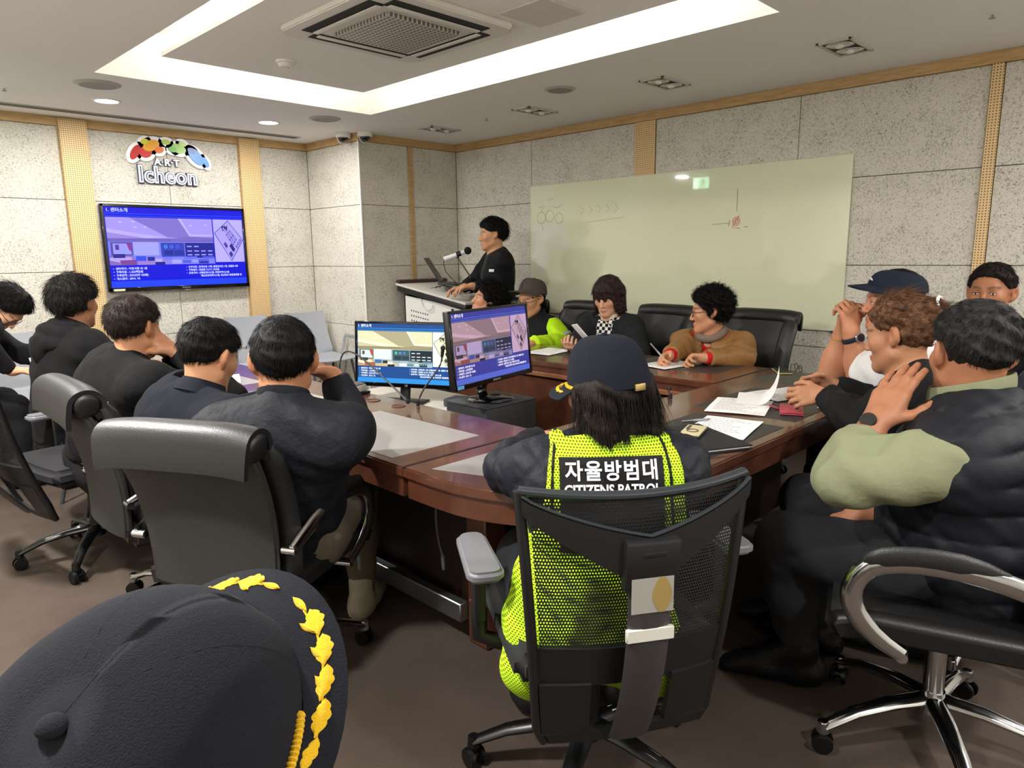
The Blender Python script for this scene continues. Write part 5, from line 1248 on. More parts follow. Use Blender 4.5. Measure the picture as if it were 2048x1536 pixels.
            for k in range(nseg):
                for j in range(3):
                    j2 = (j+1) % 3; qs.append(np.stack([o0+(k*3+j)*S_+ar, o0+(k*3+j2)*S_+ar, o0+((k+1)*3+j2)*S_+ar, o0+((k+1)*3+j)*S_+ar], 1))
            P, Q = VV, np.concatenate([Q]+qs)
            o = np_mesh(name, P, Q, m, s.org, None, s.root, 0)
        else: o = np_mesh(name, P, Q, m, s.org, None, s.root, 1)
        return o
    def cap(s, m, bm_, tilt=0, up=.0, brim=.085, label=None, btn=True, embroid=None, th=.012, az=.105, bcurve=.03):
        """baseball cap in head space: crown, brim, button"""
        s.brim_len = brim; c = s.hs; a = math.radians(tilt); T = np.array([[math.cos(a), 0, -math.sin(a)], [0, 1, 0], [math.sin(a), 0, math.cos(a)]])
        H = lambda x, y, z: tuple(s.hl(T@A(x, y, z)+A(0, 0, up))-s.org)
        ax, ay = .112, .090
        def crown(u, v):
            th_ = 2*PI*u; ph = v*PI/2
            seam = 1+.012*abs(math.cos(3*th_))**6*(-1)
            r = math.cos(ph)**.55 if v < 1 else 0; z = math.sin(ph)
            return H(-.012+ax*r*math.cos(th_)*seam*(1+.02*math.cos(th_)), ay*r*math.sin(th_)*seam, .028+(az*z)*(1+.05*math.cos(th_)*r))
        b = MB(); b.grid(crown, 60, 16, 0.003); bmesh.ops.remove_doubles(b.bm, verts=b.bm.verts[:], dist=.0004)
        cap = b.build('cap', m, s.root, ang=60)
        if label: cap['label'] = label
        def br(u, v):
            an = (u-.5)*PI*.92; x0 = -.012+(ax+.001)*math.cos(an); y0 = (ay+.002)*math.sin(an); e = math.cos(an)
            x = x0+brim*v*(.25+.75*e); y = y0+brim*v*.35*math.sin(an); return H(x, y, .036-bcurve*(abs(math.sin(an))**2)*(.4+.6*v)-.014*v*e+.004)
        b = MB(); b.grid(br, 26, 10, .004); b.build('brim', bm_, cap, ang=60)
        if btn: b = MB(); b.sph(H(-.012, 0, .028+az+.001), (.0085*c, .0085*c, .006*c), 14); b.build('button', m, cap)
        b = MB()
        for k in range(6):
            th_ = k*PI/3+PI/6; b.tube([tuple(A(crown((th_/(2*PI)) % 1, v/12))) for v in range(0, 12)], .0014*c, 5)
        b.build('seam', m, cap)
        if embroid: embroid(s, cap, H, br, crown)
        return cap
    def finish(s): return s.root
def shell_patch(body_fn, nu, nv, th): pass
# ================================================================ WHO IS IN THE ROOM
from mathutils.bvhtree import BVHTree
def px(x, y, d): return A(at(x, y, d))
def dirv(yaw, z=0): return A(math.cos(math.radians(yaw)), math.sin(math.radians(yaw)), z)
TIPB = hairmat('17130F', '0E0B09'); BLK = hairmat('0A0909', '040404')
SHORT = ((-.75, 0, .66, -.0143), (-.6, 0, .8, -.004))
def project(o, org, right, up, u, v, off=.003, depth=.6):
    pass
class Proj:
    """drops flat drawings onto a garment along a direction"""
    def __init__(s, objs, center, right, up, d):
        s.trees = []
        for o in objs:
            me = o.data; s.trees.append(BVHTree.FromPolygons([v.co.copy() for v in me.vertices], [tuple(p.vertices) for p in me.polygons]))
        s.c, s.r, s.u, s.d = [Vector(x) for x in (center, right, up, d)]
    def __call__(s, u, v, off=.003):
        p = s.c+s.r*u+s.u*v; best = None
        for t in s.trees:
            h = t.ray_cast(p-s.d*.6, s.d, 1.5)
            if h[0] is not None and (best is None or (h[0]-p).dot(s.d) < (best-p).dot(s.d)): best = h[0]
        if best is None: best = p
        return best-s.d*off
    def patch(s, name, w, h, m, parent, off=.003, nu=16, nv=10, th=.002, cu=0, cv=0):
        b = MB(); b.grid(lambda u, v: s(cu+(u-.5)*w, cv+(v-.5)*h, off), nu, nv, th); return b.build(name, m, parent, ang=70)
    def text(s, name, txt, size, cu, cv, m, parent, off=.0055, bold=.003, sx=1, spacing=1):
        me = text_mesh(txt, size, bold, 'CENTER', 0, spacing, sx)
        bm = bmesh.new(); bm.from_mesh(me); bpy.data.meshes.remove(me)
        for v in bm.verts: v.co = s(cu+v.co.x, cv+v.co.y, off)
        me = bpy.data.meshes.new(name); bm.to_mesh(me); bm.free(); me.materials.append(m); return link(name, me, parent)
GLASSF = mat('spectacle_frame', '2A2320', .3)
def spectacles(P, m=GLASSF, r=.021):
    c = P.hs; b = MB(); o = P.org
    for q in (1, -1):
        b.tube([tuple(P.hl((.100-.012*math.cos(a)**2*.5*(1 if q*math.cos(a) > 0 else .2), q*.033+r*1.15*math.cos(a), -.006+r*.85*math.sin(a)))-o) for a in [2*PI*i/20 for i in range(20)]], .0016*c, 6, closed=True)
        b.tube([tuple(P.hl(p)-o) for p in ((.094, q*.057, .000), (.06, q*.076, .002), (.0, q*.083, .006), (-.02, q*.083, -.008))], .0016*c, 6)
    b.tube([tuple(P.hl(p)-o) for p in ((.102, .011, -.002), (.106, 0, .002), (.102, -.011, -.002))], .0016*c, 6)
    return b.build('glasses', m, P.root)
def wristband(P, q, m, off=.02, r=.031, w=.011, face=None, name='wristwatch', palmside=1):
    S, E, W = P.arms[q]; d = unit(W-E); c = W-d*off; n = P.hands[q].get('n', A(0, 0, 1)); t = np.cross(d, n); o = P.org
    b = MB(); b.tube([tuple(c+(n*math.cos(a)+t*math.sin(a))*r*P.sc-o) for a in [2*PI*i/22 for i in range(22)]], 1, 8, flat=(w, .0025) if False else (.0025, w), up=tuple(d), closed=True)
    wt = b.build(name, m, P.root)
    if face:
        fc = c-n*(r*P.sc+.004)-o; b = MB(); b.cyl(tuple(fc+n*.003), tuple(fc-n*.005), .022, .021, 26, bev=.0015); cs = b.build('watch_case', face[0], wt)
        b = MB(); b.cyl(tuple(fc-n*.004), tuple(fc-n*.0058), .017, .017, 24); b.build('dial', face[1], cs)
    return wt
# ---- man in the navy bomber jacket (front of the left row)
p = Person('man in navy bomber jacket seen from behind, elbow on table and hand at cheek', px(568, 722, 2.06), 60, -4, 0, 1.0, 46, 16, skin='A87455', build=1.05, pelvis=(1.01, 2.0, .50))
p.arm(-1, px(668, 752, 2.26), elbow=px(708, 862, 2.24), hand=dirv(150, .45), palm=dirv(170, -.3), curl=.9); p.arm(1, A(1.24, 2.27, .775), pole=dirv(136, -.6), hand=dirv(20), curl=.4)
p.sit(z=.46); p.begin(); p.body(.0036)
p.garment('bomber_jacket', cloth('bomber', '0C0F16', .7, (40, .5)), g=.016, sleeves=.97, step=.007, fold=.0038, seed=11, hem=-.06, collar=.02, neck_r=.06)
F_ = p
b = MB(); cpt = p.C7+(p.H-p.C7)*.30; b.tube([tuple(cpt+(p.sl*math.cos(a)*.070+p.sf*(math.sin(a)*.068+.012))*1.0+A(0, 0, .012*math.sin(a)*-1)-p.org) for a in [2*PI*i/26 for i in range(26)]], 1, 10, flat=(.006, .021), up=(0, 0, 1), closed=True); b.build('ribbed_collar', cloth('rib_navy', '14171C', .95, (300, .3)), p.root)
p.trousers(cloth('khaki', '5B5145'), shoes='A39A86')
p.hair(BLK, ((-.75, 0, .66, -.016), (-.62, 0, .78, .012)), .012, strands=5000, slen=.022, srad=.0008, seed=3, lift=.12, rnd=.15)
p.hair(hairmat('1B1714', '3A2A20'), ((-.75, 0, .66, -.004), (-.62, 0, .78, -.018)), .0025, strands=2600, slen=.008, srad=.0006, seed=4, lift=.3, name='shaved_nape')
# ---- man in the navy coat
p = Person('man in a dark navy wool coat bending over the table, thinning crown of hair', px(420, 712, 2.46), 22, -22, 4, 1.0, 12, 26, skin='AE7E5E', build=1.1, pelvis=(.90, 2.60, .50))
p.arm(-1, A(1.30, 2.40, .78), pole=dirv(-80, -.6), hand=dirv(60), curl=.6); p.arm(1, A(1.32, 2.72, .78), pole=dirv(100, -.6), hand=dirv(0), curl=.6)
p.sit(z=.46); p.begin(); p.body(.004)
p.garment('wool_coat', cloth('navy_wool', '0D111A', .95, (420, .35)), g=.022, sleeves=.97, step=.008, fold=.003, seed=21, collar=-.012, neck_r=.058, hem=-.05)
b = MB(); b.grid(lambda u, v: tuple(p.C7+(p.H-p.C7)*.16+(p.sl*math.cos(PI*(u*1.3+.85))*(.070+.022*v)-p.sf*math.sin(PI*(u*1.3+.85))*-(.070+.022*v))+p.up*(.035-.05*v)-p.org), 30, 6, .010); b.build('coat_collar', MATS['cloth_navy_wool'], p.root, ang=70)
p.trousers(cloth('dark_grey', '25262A'))
p.hair(BLK, ((-.75, 0, .66, -.016), (-.6, 0, .8, .004)), .012, strands=4200, slen=.028, srad=.0008, seed=8, lift=.15, rnd=.15, flow=lambda l: l-A(-.035, 0, .14))
# ---- man in the black sweater
p = Person('man in a plain black sweater resting his face on clasped hands', px(270, 655, 2.95), 28, -8, 0, 1.02, 12, 22, skin='A87555', build=1.12, pelvis=(.86, 3.36, .50))
p.arm(-1, px(347, 700, 3.0), elbow=A(1.27, 2.93, .77), hand=dirv(140, .8), palm=dirv(120, -.2), curl=.8); p.arm(1, px(333, 700, 3.12), elbow=A(1.27, 3.2, .77), hand=dirv(170, .9), palm=dirv(-80, .2), curl=.8)
p.sit(z=.46); p.begin(); p.body(.004)
p.garment('sweater', cloth('black_knit', '080809', .95, (160, .3)), g=.014, sleeves=.93, step=.009, fold=.003, seed=31, collar=.012)
p.trousers(cloth('black_cloth', '131315'))
p.hair(hairmat('15100E', '2A1D18'), SHORT, .014, strands=3000, slen=.032, srad=.0009, seed=13, lift=.2, rnd=.2)
# ---- man in the black hoodie
p = Person('man in a black hooded top with thick hair looking toward the television', px(150, 606, 3.53), 38, 0, 0, 1.04, 10, 6, skin='A87656', build=1.1)
p.arm(-1, A(1.38, 3.85, .78), pole=dirv(-80, -.7), hand=dirv(30), curl=.5); p.arm(1, A(1.36, 4.22, .78), pole=dirv(100, -.7), hand=dirv(0), curl=.5)
p.sit(z=.46); p.begin(); p.body(.0045)
def hood(F):
    for q in (-1, -.5, 0, .5, 1): F.el(p.C7-p.sf*.085*(1-.6*q*q)+p.sl*q*.105+p.up*(.045-.04*abs(q)), (.058, .058, .048), None, .02)
    for q in (-.6, 0, .6): F.el(p.C7-p.sf*.105+p.sl*q*.09-p.up*(.05-.03*abs(q)), (.060, .060, .085), None, .025)
p.garment('hoodie', cloth('hoodie', '070708', .95, (120, .3)), g=.020, sleeves=.95, step=.009, fold=.004, seed=41, collar=.02)
F = SDF()
for rr, zz, bb, rad in ((.088, .050, .02, .030), (.112, .020, .045, .036), (.125, -.03, .062, .034)):
    arc = [p.C7+p.up*(zz-.02*abs(math.sin(a)))+p.sl*math.sin(a)*rr-p.sf*(math.cos(a)*rr*.62+bb-.02) for a in [PI*(i/8-.5)*1.15 for i in range(9)]]
    for a_, b_ in zip(arc, arc[1:]): F.rc(a_, b_, rad, rad, .006)
F.el(p.C7-p.sf*.115-p.up*.085, (.05, .05, .075), None, .03)
P_, Q_ = F.mesh(.008, disp=folds(.003, 30, 44)); np_mesh('hood', P_, Q_, MATS['cloth_hoodie'], p.org, None, p.root)
p.trousers(MATS['cloth_black_cloth'])
p.hair(TIPB, ((-.75, 0, .66, -.016), (-.6, 0, .8, -.010)), .020, amp=.005, sc_=55, strands=3400, slen=.045, srad=.0010, seed=17, lift=.3, rnd=.4)
# ---- bending man at the far left edge
p = Person('person in black at the far left edge bowing the head, only hair and glasses showing', px(12, 616, 4.25), -40, -62, 0, 1.04, 0, 42, skin='C99A78', neck=(-.11, -.06))
p.arm(-1, px(22, 742, 3.98), pole=dirv(-90, -.6), hand=dirv(-30), curl=.6); p.arm(1, A(1.1, 5.0, .78), pole=dirv(100, -.6), hand=dirv(0), curl=.6)
p.sit(z=.46); p.begin(); p.body(.0055)
p.garment('black_jacket', cloth('black_jacket', '121214'), g=.016, sleeves=.95, step=.012, fold=.003, seed=42)
p.trousers(MATS['cloth_black_cloth'], step=.016)
p.hair(BLK, ((-.72, 0, .69, -.006), (-.6, 0, .8, -.02)), .020, strands=2400, slen=.06, srad=.0012, seed=19, lift=.2); spectacles(p)
# ---- speaker at the lectern
p = Person('person in a black blazer standing at the lectern beside the microphone', px(985, 469, 6.03), 143, -3, 0, 1.07, 150, 2, skin='C08E6C', stand=True, neck=(-.045, -.15), pelvis=None)
p.arm(1, px(945, 572, 5.95), pole=dirv(-20, -.4), hand=dirv(150, -.1), curl=.5); p.arm(-1, px(930, 574, 6.12), pole=dirv(60, -.4), hand=dirv(140, -.1), curl=.5)
for q in (1, -1):
    h = p.hip[q]; p.leg(q, A(h[0]+.02, h[1]+.02, .50), A(h[0], h[1], .09), dirv(150+q*8))
p.begin(); p.body(.0055, .014); p.eyes()
p.garment('blazer', cloth('black_blazer', '0D0E11', .8), g=.018, sleeves=.95, step=.010, fold=.003, seed=51, collar=-.02, opn=(.40, .085), tail=.28)
p.garment('shirt', cloth('charcoal_tee', '2E302E'), g=.006, sleeves=0, step=.012, fold=0, collar=-.01, hem=.02)
p.trousers(MATS['cloth_black_cloth'], step=.014)
p.hair(BLK, ((-.88, 0, .47, -.052), (-.6, 0, .8, -.002)), .020, step=.007, strands=1600, slen=.05, srad=.0013, seed=23, lift=.15, flow=lambda l: l-A(-.06, 0, .13))
pr_ = Proj([o for o in p.root.children if o.name.startswith('blazer')], px(983, 541, 5.8)-p.org, _r, _u, unit(ray(983, 541)))
pr_.patch('name_badge', .042, .022, WHITE, p.root, .004, 3, 2)
# ---- woman with curly hair before the lectern
p = Person('person with curly black hair and head tipped back, before the lectern', px(974, 600, 5.62), 150, 16, 0, 1.05, 170, -8, False, skin='C48F6E', neck=(-.02, -.15))
p.arm(1, A(3.62, 3.98, .6), pole=dirv(-90, -.6), curl=.4); p.arm(-1, A(3.6, 4.3, .6), pole=dirv(90, -.6), curl=.4); p.sit(z=.46); p.begin(); p.body(.0055, .014); p.eyes(True)
p.garment('dark_top', cloth('plum_black', '252327'), g=.014, sleeves=.95, step=.011, seed=52, collar=.0); p.trousers(MATS['cloth_black_cloth'], step=.016)
p.hair(BLK, ((-.8, 0, .6, -.025), (-.5, 0, .86, -.045)), .032, step=.007, amp=.011, sc_=62, strands=2200, slen=.05, srad=.0016, seed=29, lift=.9, rnd=.9, curl=.008, ear=False, nseg=6)
# ---- person in brown cap and hi-vis jacket
HIV = cloth('hi_vis', 'B6E61C', .7, (80, .3)); HIV.node_tree.nodes['Principled BSDF'].inputs['Emission Color'].default_value = (0, 0, 0, 1)
p = Person('person in a brown cap, glasses and black-and-lime high-visibility jacket', px(1063, 598, 5.42), 176, -12, 0, 1.08, 184, 10, False, skin='C48F6E')
p.arm(1, px(1062, 688, 5.0), elbow=px(1130, 688, 5.35), hand=dirv(150), curl=.7); p.arm(-1, px(1045, 680, 5.2), pole=dirv(90, -.6), hand=dirv(-150), curl=.7)
p.sit(z=.46); p.begin(); p.body(.005, .014); p.eyes()
p.garment('jacket', cloth('hv_black', '0E1014', .8), g=.020, sleeves=0, armcut=.01, step=.011, seed=61, collar=.02, neck_r=.066)
p.garment('sleeve', HIV, g=.022, gs=.032, sleeves=.96, torso=False, step=.009, fold=.006, seed=62)
b = MB(); S, E, W = p.arms[1]
for f0, f1, m_i in ((.62, .78, 0),):
    c0 = S+(E-S)*f0; c1 = S+(E-S)*f1; b.cyl(tuple(c0-p.org), tuple(c1-p.org), .092, .090, 22)
b.build('reflective_band', mat('reflective_grey', 'B7BEC6', .3, metal=.3), p.root)
F = SDF(); F.rc(S+(E-S)*.1, p.pel+p.sl*.13+p.up*.12, .075, .085, .05); F.el(S-p.up*.05, (.07, .07, .08), None, .03); P_, Q_ = F.mesh(.011, disp=folds(.005, 26, 63)); np_mesh('side_panel', P_, Q_, HIV, p.org, None, p.root)
p.trousers(MATS['cloth_black_cloth'], step=.016)
p.hair(BLK, ((-.7, 0, .71, -.02), (-.5, 0, .86, -.085), (0, 0, -1, -.03)), .008, step=.007, strands=700, slen=.04, srad=.0012, seed=31, lift=.05, rnd=.1, flow=lambda l: A(-.3, 0, -1)+0*l, extra=lambda F: [F.rc(p.hl((-.03, q*.07, .03)), p.hl((-.045, q*.062, -.085)), .034, .024, .02) for q in (1, -1)])
p.cap(cloth('brown_tweed', '4A403C', .95, (300, .3)), MATS['cloth_brown_tweed'], 20, .012, label='brown tweed baseball cap'); spectacles(p)
# ---- woman in the grey blazer
p = Person('woman with a dark bob and fringe in a charcoal blazer looking down at a phone', px(1216, 592, 4.85), 190, -17, 0, 1.04, 186, 8, False, skin='CB9A7C')
p.arm(-1, px(1150, 700, 4.55), pole=dirv(95, -.5), hand=dirv(200, .35), palm=dirv(20, .3), curl=.8); p.arm(1, px(1205, 702, 4.55), pole=dirv(-85, -.5), hand=dirv(140, .2), palm=dirv(60, .3), curl=.8)
p.sit(z=.46); p.begin(); p.body(.005, .013); p.eyes(True)
hm = cloth('houndstooth', 'D8D6D0', .9); nt = hm.node_tree; tc = nt.nodes.new('ShaderNodeTexCoord'); ck = nt.nodes.new('ShaderNodeTexChecker'); ck.inputs['Scale'].default_value = 44; ck.inputs['Color1'].default_value = lin('DAD8D2'); ck.inputs['Color2'].default_value = lin('121214'); nt.links.new(tc.outputs['Object'], ck.inputs['Vector']); nt.links.new(ck.outputs['Color'], nt.nodes['Principled BSDF'].inputs['Base Color'])
p.garment('blazer', cloth('charcoal', '1B1D20', .9, (250, .3)), g=.022, sleeves=.95, step=.009, fold=.0035, seed=71, collar=-.02, opn=(.30, .075), neck_r=.06)
p.garment('knit_top', hm, g=.008, sleeves=0, step=.011, fold=0, collar=-.02)
F = SDF(); F.rc(p.C7+p.sf*.02, p.C7+(p.H-p.C7)*.34+p.sf*.02, .066, .058, .02); F.cut(p.C7+(p.H-p.C7)*.36+p.sf*.02, unit(p.up+p.sf*.5), .14); P_, Q_ = F.mesh(.007); np_mesh('shirt_collar', P_, Q_, cloth('cream_shirt', 'D9CDB0'), p.org, None, p.root)
p.trousers(MATS['cloth_black_cloth'], step=.016)
def bob(F):
    for q in (1, -1):
        F.ec(p.hl((-.02, q*.072, .03)), p.hl((-.005, q*.080, -.105)), .055, .034, .058, .026, p.hf[:, 0], .03)
        F.rc(p.hl((.055, q*.058, .055)), p.hl((.045, q*.072, -.06)), .022, .014, .02)
    F.ec(p.hl((-.06, 0, .02)), p.hl((-.062, 0, -.10)), .085, .045, .085, .035, p.hf[:, 1], .04)
    F.ec(p.hl((.060, 0, .098)), p.hl((.088, 0, .066)), .058, .016, .050, .010, p.hf[:, 1], .02)
p.hair(hairmat('3A2827', '1A1112'), ((-.2, 0, .98, -.115),), .016, extra=bob, step=.006, amp=.002, strands=2600, slen=.035, srad=.0008, seed=33, lift=.02, rnd=.05, ear=False, flow=lambda l: np.stack([l[:, 0]*.3, l[:, 1]*.5, -np.ones(len(l))], 1))
ph = phone(*(px(1163, 668, 4.5)), math.radians(100), 'white-cased phone held up by the woman in the charcoal blazer', 'DCDCDE', '6E7884', tilt=(math.radians(50), math.radians(10), math.radians(65)))
# ---- woman in tan leather
p = Person('woman with curly black hair and glasses in a tan leather jacket, writing', px(1421, 621, 4.26), 122, -6, 0, 1.08, 190, 10, False, build=1.05, skin='C48E6C')
p.arm(-1, px(1338, 712, 4.02), elbow=px(1372, 690, 4.35), hand=dirv(178, -.15), palm=dirv(-100, -.7), curl=1.0); p.arm(1, px(1408, 716, 3.94), elbow=px(1488, 715, 4.06), hand=dirv(140, .0), palm=dirv(190, -.8), curl=1.1)
p.sit(z=.46); p.begin(); p.body(.0045, .013); p.eyes()
p.garment('leather_jacket', cloth('tan_leather', '90683A', .42, (60, .35), noise=(7, '7C5830', .3, .7)), g=.024, sleeves=.9, step=.008, fold=.005, seed=81, collar=-.02, opn=(.18, .03), neck_r=.062, fs=22)
p.garment('red_top', cloth('red_knit', 'B5161E', .9), g=.004, gs=.010, sleeves=.985, step=.010, fold=.002, collar=-.01)
b = MB(); cpt = p.C7+(p.H-p.C7)*.22; b.tube([tuple(cpt+(p.sl*math.cos(a)*.074+p.sf*(math.sin(a)*.074+.02))-A(0, 0, .03*max(0, math.sin(a)))-p.org) for a in [2*PI*i/26 for i in range(26)]], .024, 12, closed=True); b.build('neck_scarf', cloth('mauve_scarf', '7A6A60', .95, (200, .4)), p.root)
p.trousers(MATS['cloth_black_cloth'], step=.016)
p.hair(BLK, ((-.80, 0, .6, -.022), (-.55, 0, .83, -.040)), .019, step=.006, amp=.009, sc_=70, strands=3600, slen=.024, srad=.0014, seed=37, lift=.9, rnd=1.0, curl=.009, ear=False, nseg=6); spectacles(p)
hnd = p.hands[-1]; tip = hnd['tips'][0]; kk = (A(p.hands[-1]['kn'][0])+tip)/2
pen(tuple(A(tip)+A(-.01, 0, -.012)), tuple(px(1301, 687, 3.95)), 'silver pen held upright by the woman in tan leather', mat('pen_silver', 'B8B4AE', .3, metal=.6))
# ================================================================ NEAR SIDE OF THE TABLE
GOLD = mat('gold_thread', 'E3B51A', .5, spec=.4, bump=(900, .6))
def laurel(s, cap, H, br, crown, both=True):
    o = s.org
    def leaf(st, rad, ln, ang, wd, lobes=0):
        """st arc metres from the front (signed), rad metres from the crown"""
        b = MB(); n = 14; rows = []
        for i in range(n+1):
            t = i/n; w = wd*math.sin(PI*min(1, t*1.02))**.8*(1-.3*t)*(1+.35*lobes*abs(math.sin(t*PI*3.5))); row = []
            for k, lift in ((-1, .0005), (-.5, .0024), (0, .0030), (.5, .0024), (1, .0005)):
                x, y = t*ln*1.2, k*w; S = st+x*math.cos(ang)-y*math.sin(ang); R = rad+(x*math.sin(ang)+y*math.cos(ang))*.06/s.brim_len
                p = Vector(br(.5+S/.42, R/.075)); row.append(b.bm.verts.new(p+Vector(s.hf[:, 2])*(lift*1.0+.0022)))
            rows.append(row)
        for A_, B_ in zip(rows, rows[1:]):
            for k in range(4): b.bm.faces.new((A_[k], A_[k+1], B_[k+1], B_[k]))
        return b.build('laurel_leaf', GOLD, cap, ang=80)
    for q in (-1, 1):
        for st, rad, ln, an, wd, lo in ((.010, .044, .020, .0, .0042, 0), (.034, .050, .024, -.15, .0088, 1), (.040, .026, .016, .45, .0036, 0), (.063, .050, .024, -.25, .0088, 1), (.068, .026, .016, .45, .0036, 0), (.091, .046, .024, -.35, .0088, 1), (.095, .024, .016, .4, .0036, 0), (.118, .040, .024, -.25, .0095, 1), (.146, .034, .022, -.35, .0085, 1)):
            leaf(q*st, rad, q*ln, an*q if q > 0 else -an*q*-1, wd, lo) if q > 0 else leaf(-st, rad, ln, PI-an, wd, lo)
        b = MB(); b.tube([tuple(Vector(br(.5+q*x/.42, r/.075))+Vector(s.hf[:, 2])*.003) for x, r in ((.03, .042), (.06, .042), (.09, .038), (.12, .034), (.15, .032))], .0011, 6); b.build('laurel_stem', GOLD, cap)
    b = MB(); b.tube([tuple(Vector(br(.01+.20*i/40, .02))+Vector(s.hf[:, 2])*(.006+.0012*(i % 2))) for i in range(41)], [.0035+.0012*(i % 2) for i in range(41)], 8); b.build('gold_cord', GOLD, cap)
    b = MB(); b.tube([tuple(Vector(br(.79+.20*i/40, .02))+Vector(s.hf[:, 2])*(.006+.0012*(i % 2))) for i in range(41)], [.0035+.0012*(i % 2) for i in range(41)], 8); b.build('gold_cord', GOLD, cap)
# ---- woman in the patrol vest
NEON = mat('neon_mesh', 'C4F01C', .75, spec=.2, bump=(120, .2)); nt = NEON.node_tree; tc = nt.nodes.new('ShaderNodeTexCoord')
k_ = gridmask(nt, tc.outputs['Object'], .0075, .0055, .27, .27, 'ZD', True)
nt.links.new(mixcol(nt, k_, lin('B4DE22'), lin('3E4D1C')), nt.nodes['Principled BSDF'].inputs['Base Color'])
p = Person('long-haired woman in navy cap and lime patrol vest seen from behind in the mesh chair', px(1213, 782, 1.70), 74, -3, -2, 1.0, 46, 9, False, build=1.12, skin='B98566', neck=(-.045, -.128), pelvis=(1.25, .98, .50), shoulder=.0)
p.arm(1, A(1.62, 1.50, .775), elbow=A(1.29, 1.30, .79), hand=dirv(20), curl=.5); p.arm(-1, A(1.90, 1.28, .775), elbow=A(1.72, 1.02, .79), hand=dirv(80), curl=.5)
p.sit(z=.45); p.begin(); p.body(.004)
QUILT = cloth('quilted_navy', '0F121C', .6, (55, .3))
def quilt(X, Y, Z):
    h = (Y-X)*.7; a = np.abs(np.sin((h+Z)*42)); b = np.abs(np.sin((h-Z)*42)); return .006*(1-np.minimum(a, b)**.5)+folds(.003, 30, 91)(X, Y, Z)
p.garment('quilted_jacket', QUILT, g=.014, gs=.022, sleeves=.97, step=.0065, fold=0, disp=quilt, collar=.015)
def flare(F):
    for q in (1, -1): F.rc(p.pel+p.sl*q*.10+p.up*.10, p.pel+p.sl*q*.135-p.up*.10-p.sf*.02, .075, .085, .05)
vest = p.garment('patrol_vest', NEON, g=.024, sleeves=0, armcut=-.012, step=.0065, fold=.003, seed=93, collar=-.03, hem=-.16, extra=flare)
pj = Proj([vest], p.C7+(p.pel-p.C7)*.20-p.org, -p.sl, p.up, unit(p.sf))
bk = cloth('vest_black', '0B0B0C', .7); pt = pj.patch('back_panel', .235, .215, bk, p.root, .002, 26, 22, .002, .0, -.035)
LET = mat('letter_white', 'E9E6EA', .6)
pj.text('lettering', '자율방범대', .047, .0, .040, LET, pt, .0055, .0010, .93, 1.12); pj.text('lettering', 'CITIZENS PATROL', .032, .0, .000, LET, pt, .0055, .0009, .83)
for q in (1, -1):
    b = MB(); b.tube([tuple(pj(q*x, z, .002)) for x, z in ((.118, .13), (.126, .09), (.132, .05), (.134, .02), (.136, -.04), (.14, -.09))], .0035, 8); b.build('vest_binding', bk, p.root)
    b = MB(); S, E, W = p.arms[q]
p.trousers(cloth('slate_trousers', '26282C'))
def lng(F):
    for q in (1, -1): F.ec(p.hl((-.03, q*.062, .02)), p.hl((-.05, q*.070, -.15)), .055, .036, .050, .024, p.hf[:, 0], .03)
    F.ec(p.hl((-.055, 0, .02)), p.hl((-.085, 0, -.17)), .080, .045, .072, .024, p.hf[:, 1], .03)
p.hair(hairmat('120D0B', '1C1410'), ((-.45, 0, .89, -.19), (-.75, 0, -.6, -.02), (.1, 0, -1, -.048)), .004, extra=lng, step=.005, amp=.004, sc_=60, strands=6500, slen=.10, srad=.0008, seed=41, lift=.035, rnd=.09, ear=False, nseg=6, lim=False, flow=lambda l: np.stack([-.10-.0*l[:, 0], l[:, 1]*-.8+.10*np.sin(l[:, 1]*90), -np.ones(len(l))], 1))
p.hair(hairmat('3A2A20', '241812'), ((-.45, 0, .89, -.19), (-.75, 0, -.6, -.02), (.1, 0, -1, .02)), .002, extra=lng, step=.007, strands=600, slen=.12, srad=.0006, seed=77, lift=.05, rnd=.10, ear=False, nseg=6, lim=False, flow=lambda l: np.stack([-.1-.0*l[:, 0], l[:, 1]*.8, -np.ones(len(l))], 1), name='hair_wisps')
capm = cloth('navy_cap', '0B101B', .9, (420, .3))
cp = p.cap(capm, capm, -4, -.016, .075, az=.122, label='navy baseball cap with yellow laurel on the brim', embroid=laurel)
b = MB(); b.box(tuple(p.hl((-.122, -.004, .022))-p.org), (.007, .028, .016), Matrix([list(r) for r in p.hf]).to_4x4(), bev=.002); b.build('strap_buckle', mat('brass', 'B9A36A', .3, metal=.8), cp)
# ---- man in the padded vest
p = Person('man in a navy padded vest over a pale green shirt, hand raised to his mouth', px(1943, 709, 1.86), 39, -2, 3, 1.08, 88, 4, build=1.22, skin='9E6B4E', pelvis=(2.13, .35, .53), hs=1.07, neck=(-.05, -.165))
p.arm(1, px(1750, 846, 1.88), elbow=px(1690, 955, 1.80), hand=px(1803, 752, 1.90)-px(1750, 846, 1.88), palm=unit(A(.75, -.15, .15)), curl=.14, spread=.02, thumb=.1, size=1.05)
p.arm(-1, px(1720, 1028, 2.14), pole=A(.6, -.5, -.5), hand=px(1640, 1050, 2.2)-px(1720, 1028, 2.14), palm=A(0, 0, -1), curl=.5)
p.leg(1, px(1572, 1085, 2.12), px(1590, 1275, 2.24), dirv(112)); p.leg(-1, A(2.32, .86, .50), A(2.32, .84, .09), dirv(85))
p.begin(); p.body(.0032, .011); p.eyes()
SH = cloth('pale_green_shirt', '787C60', .85, (45, .3))
p.garment('shirt', SH, g=.012, gs=.022, sleeves=.76, step=.006, fold=.007, seed=101, collar=.030, neck_r=.064, fs=20)
PUF = cloth('navy_padding', '10131A', .62, (140, .12))
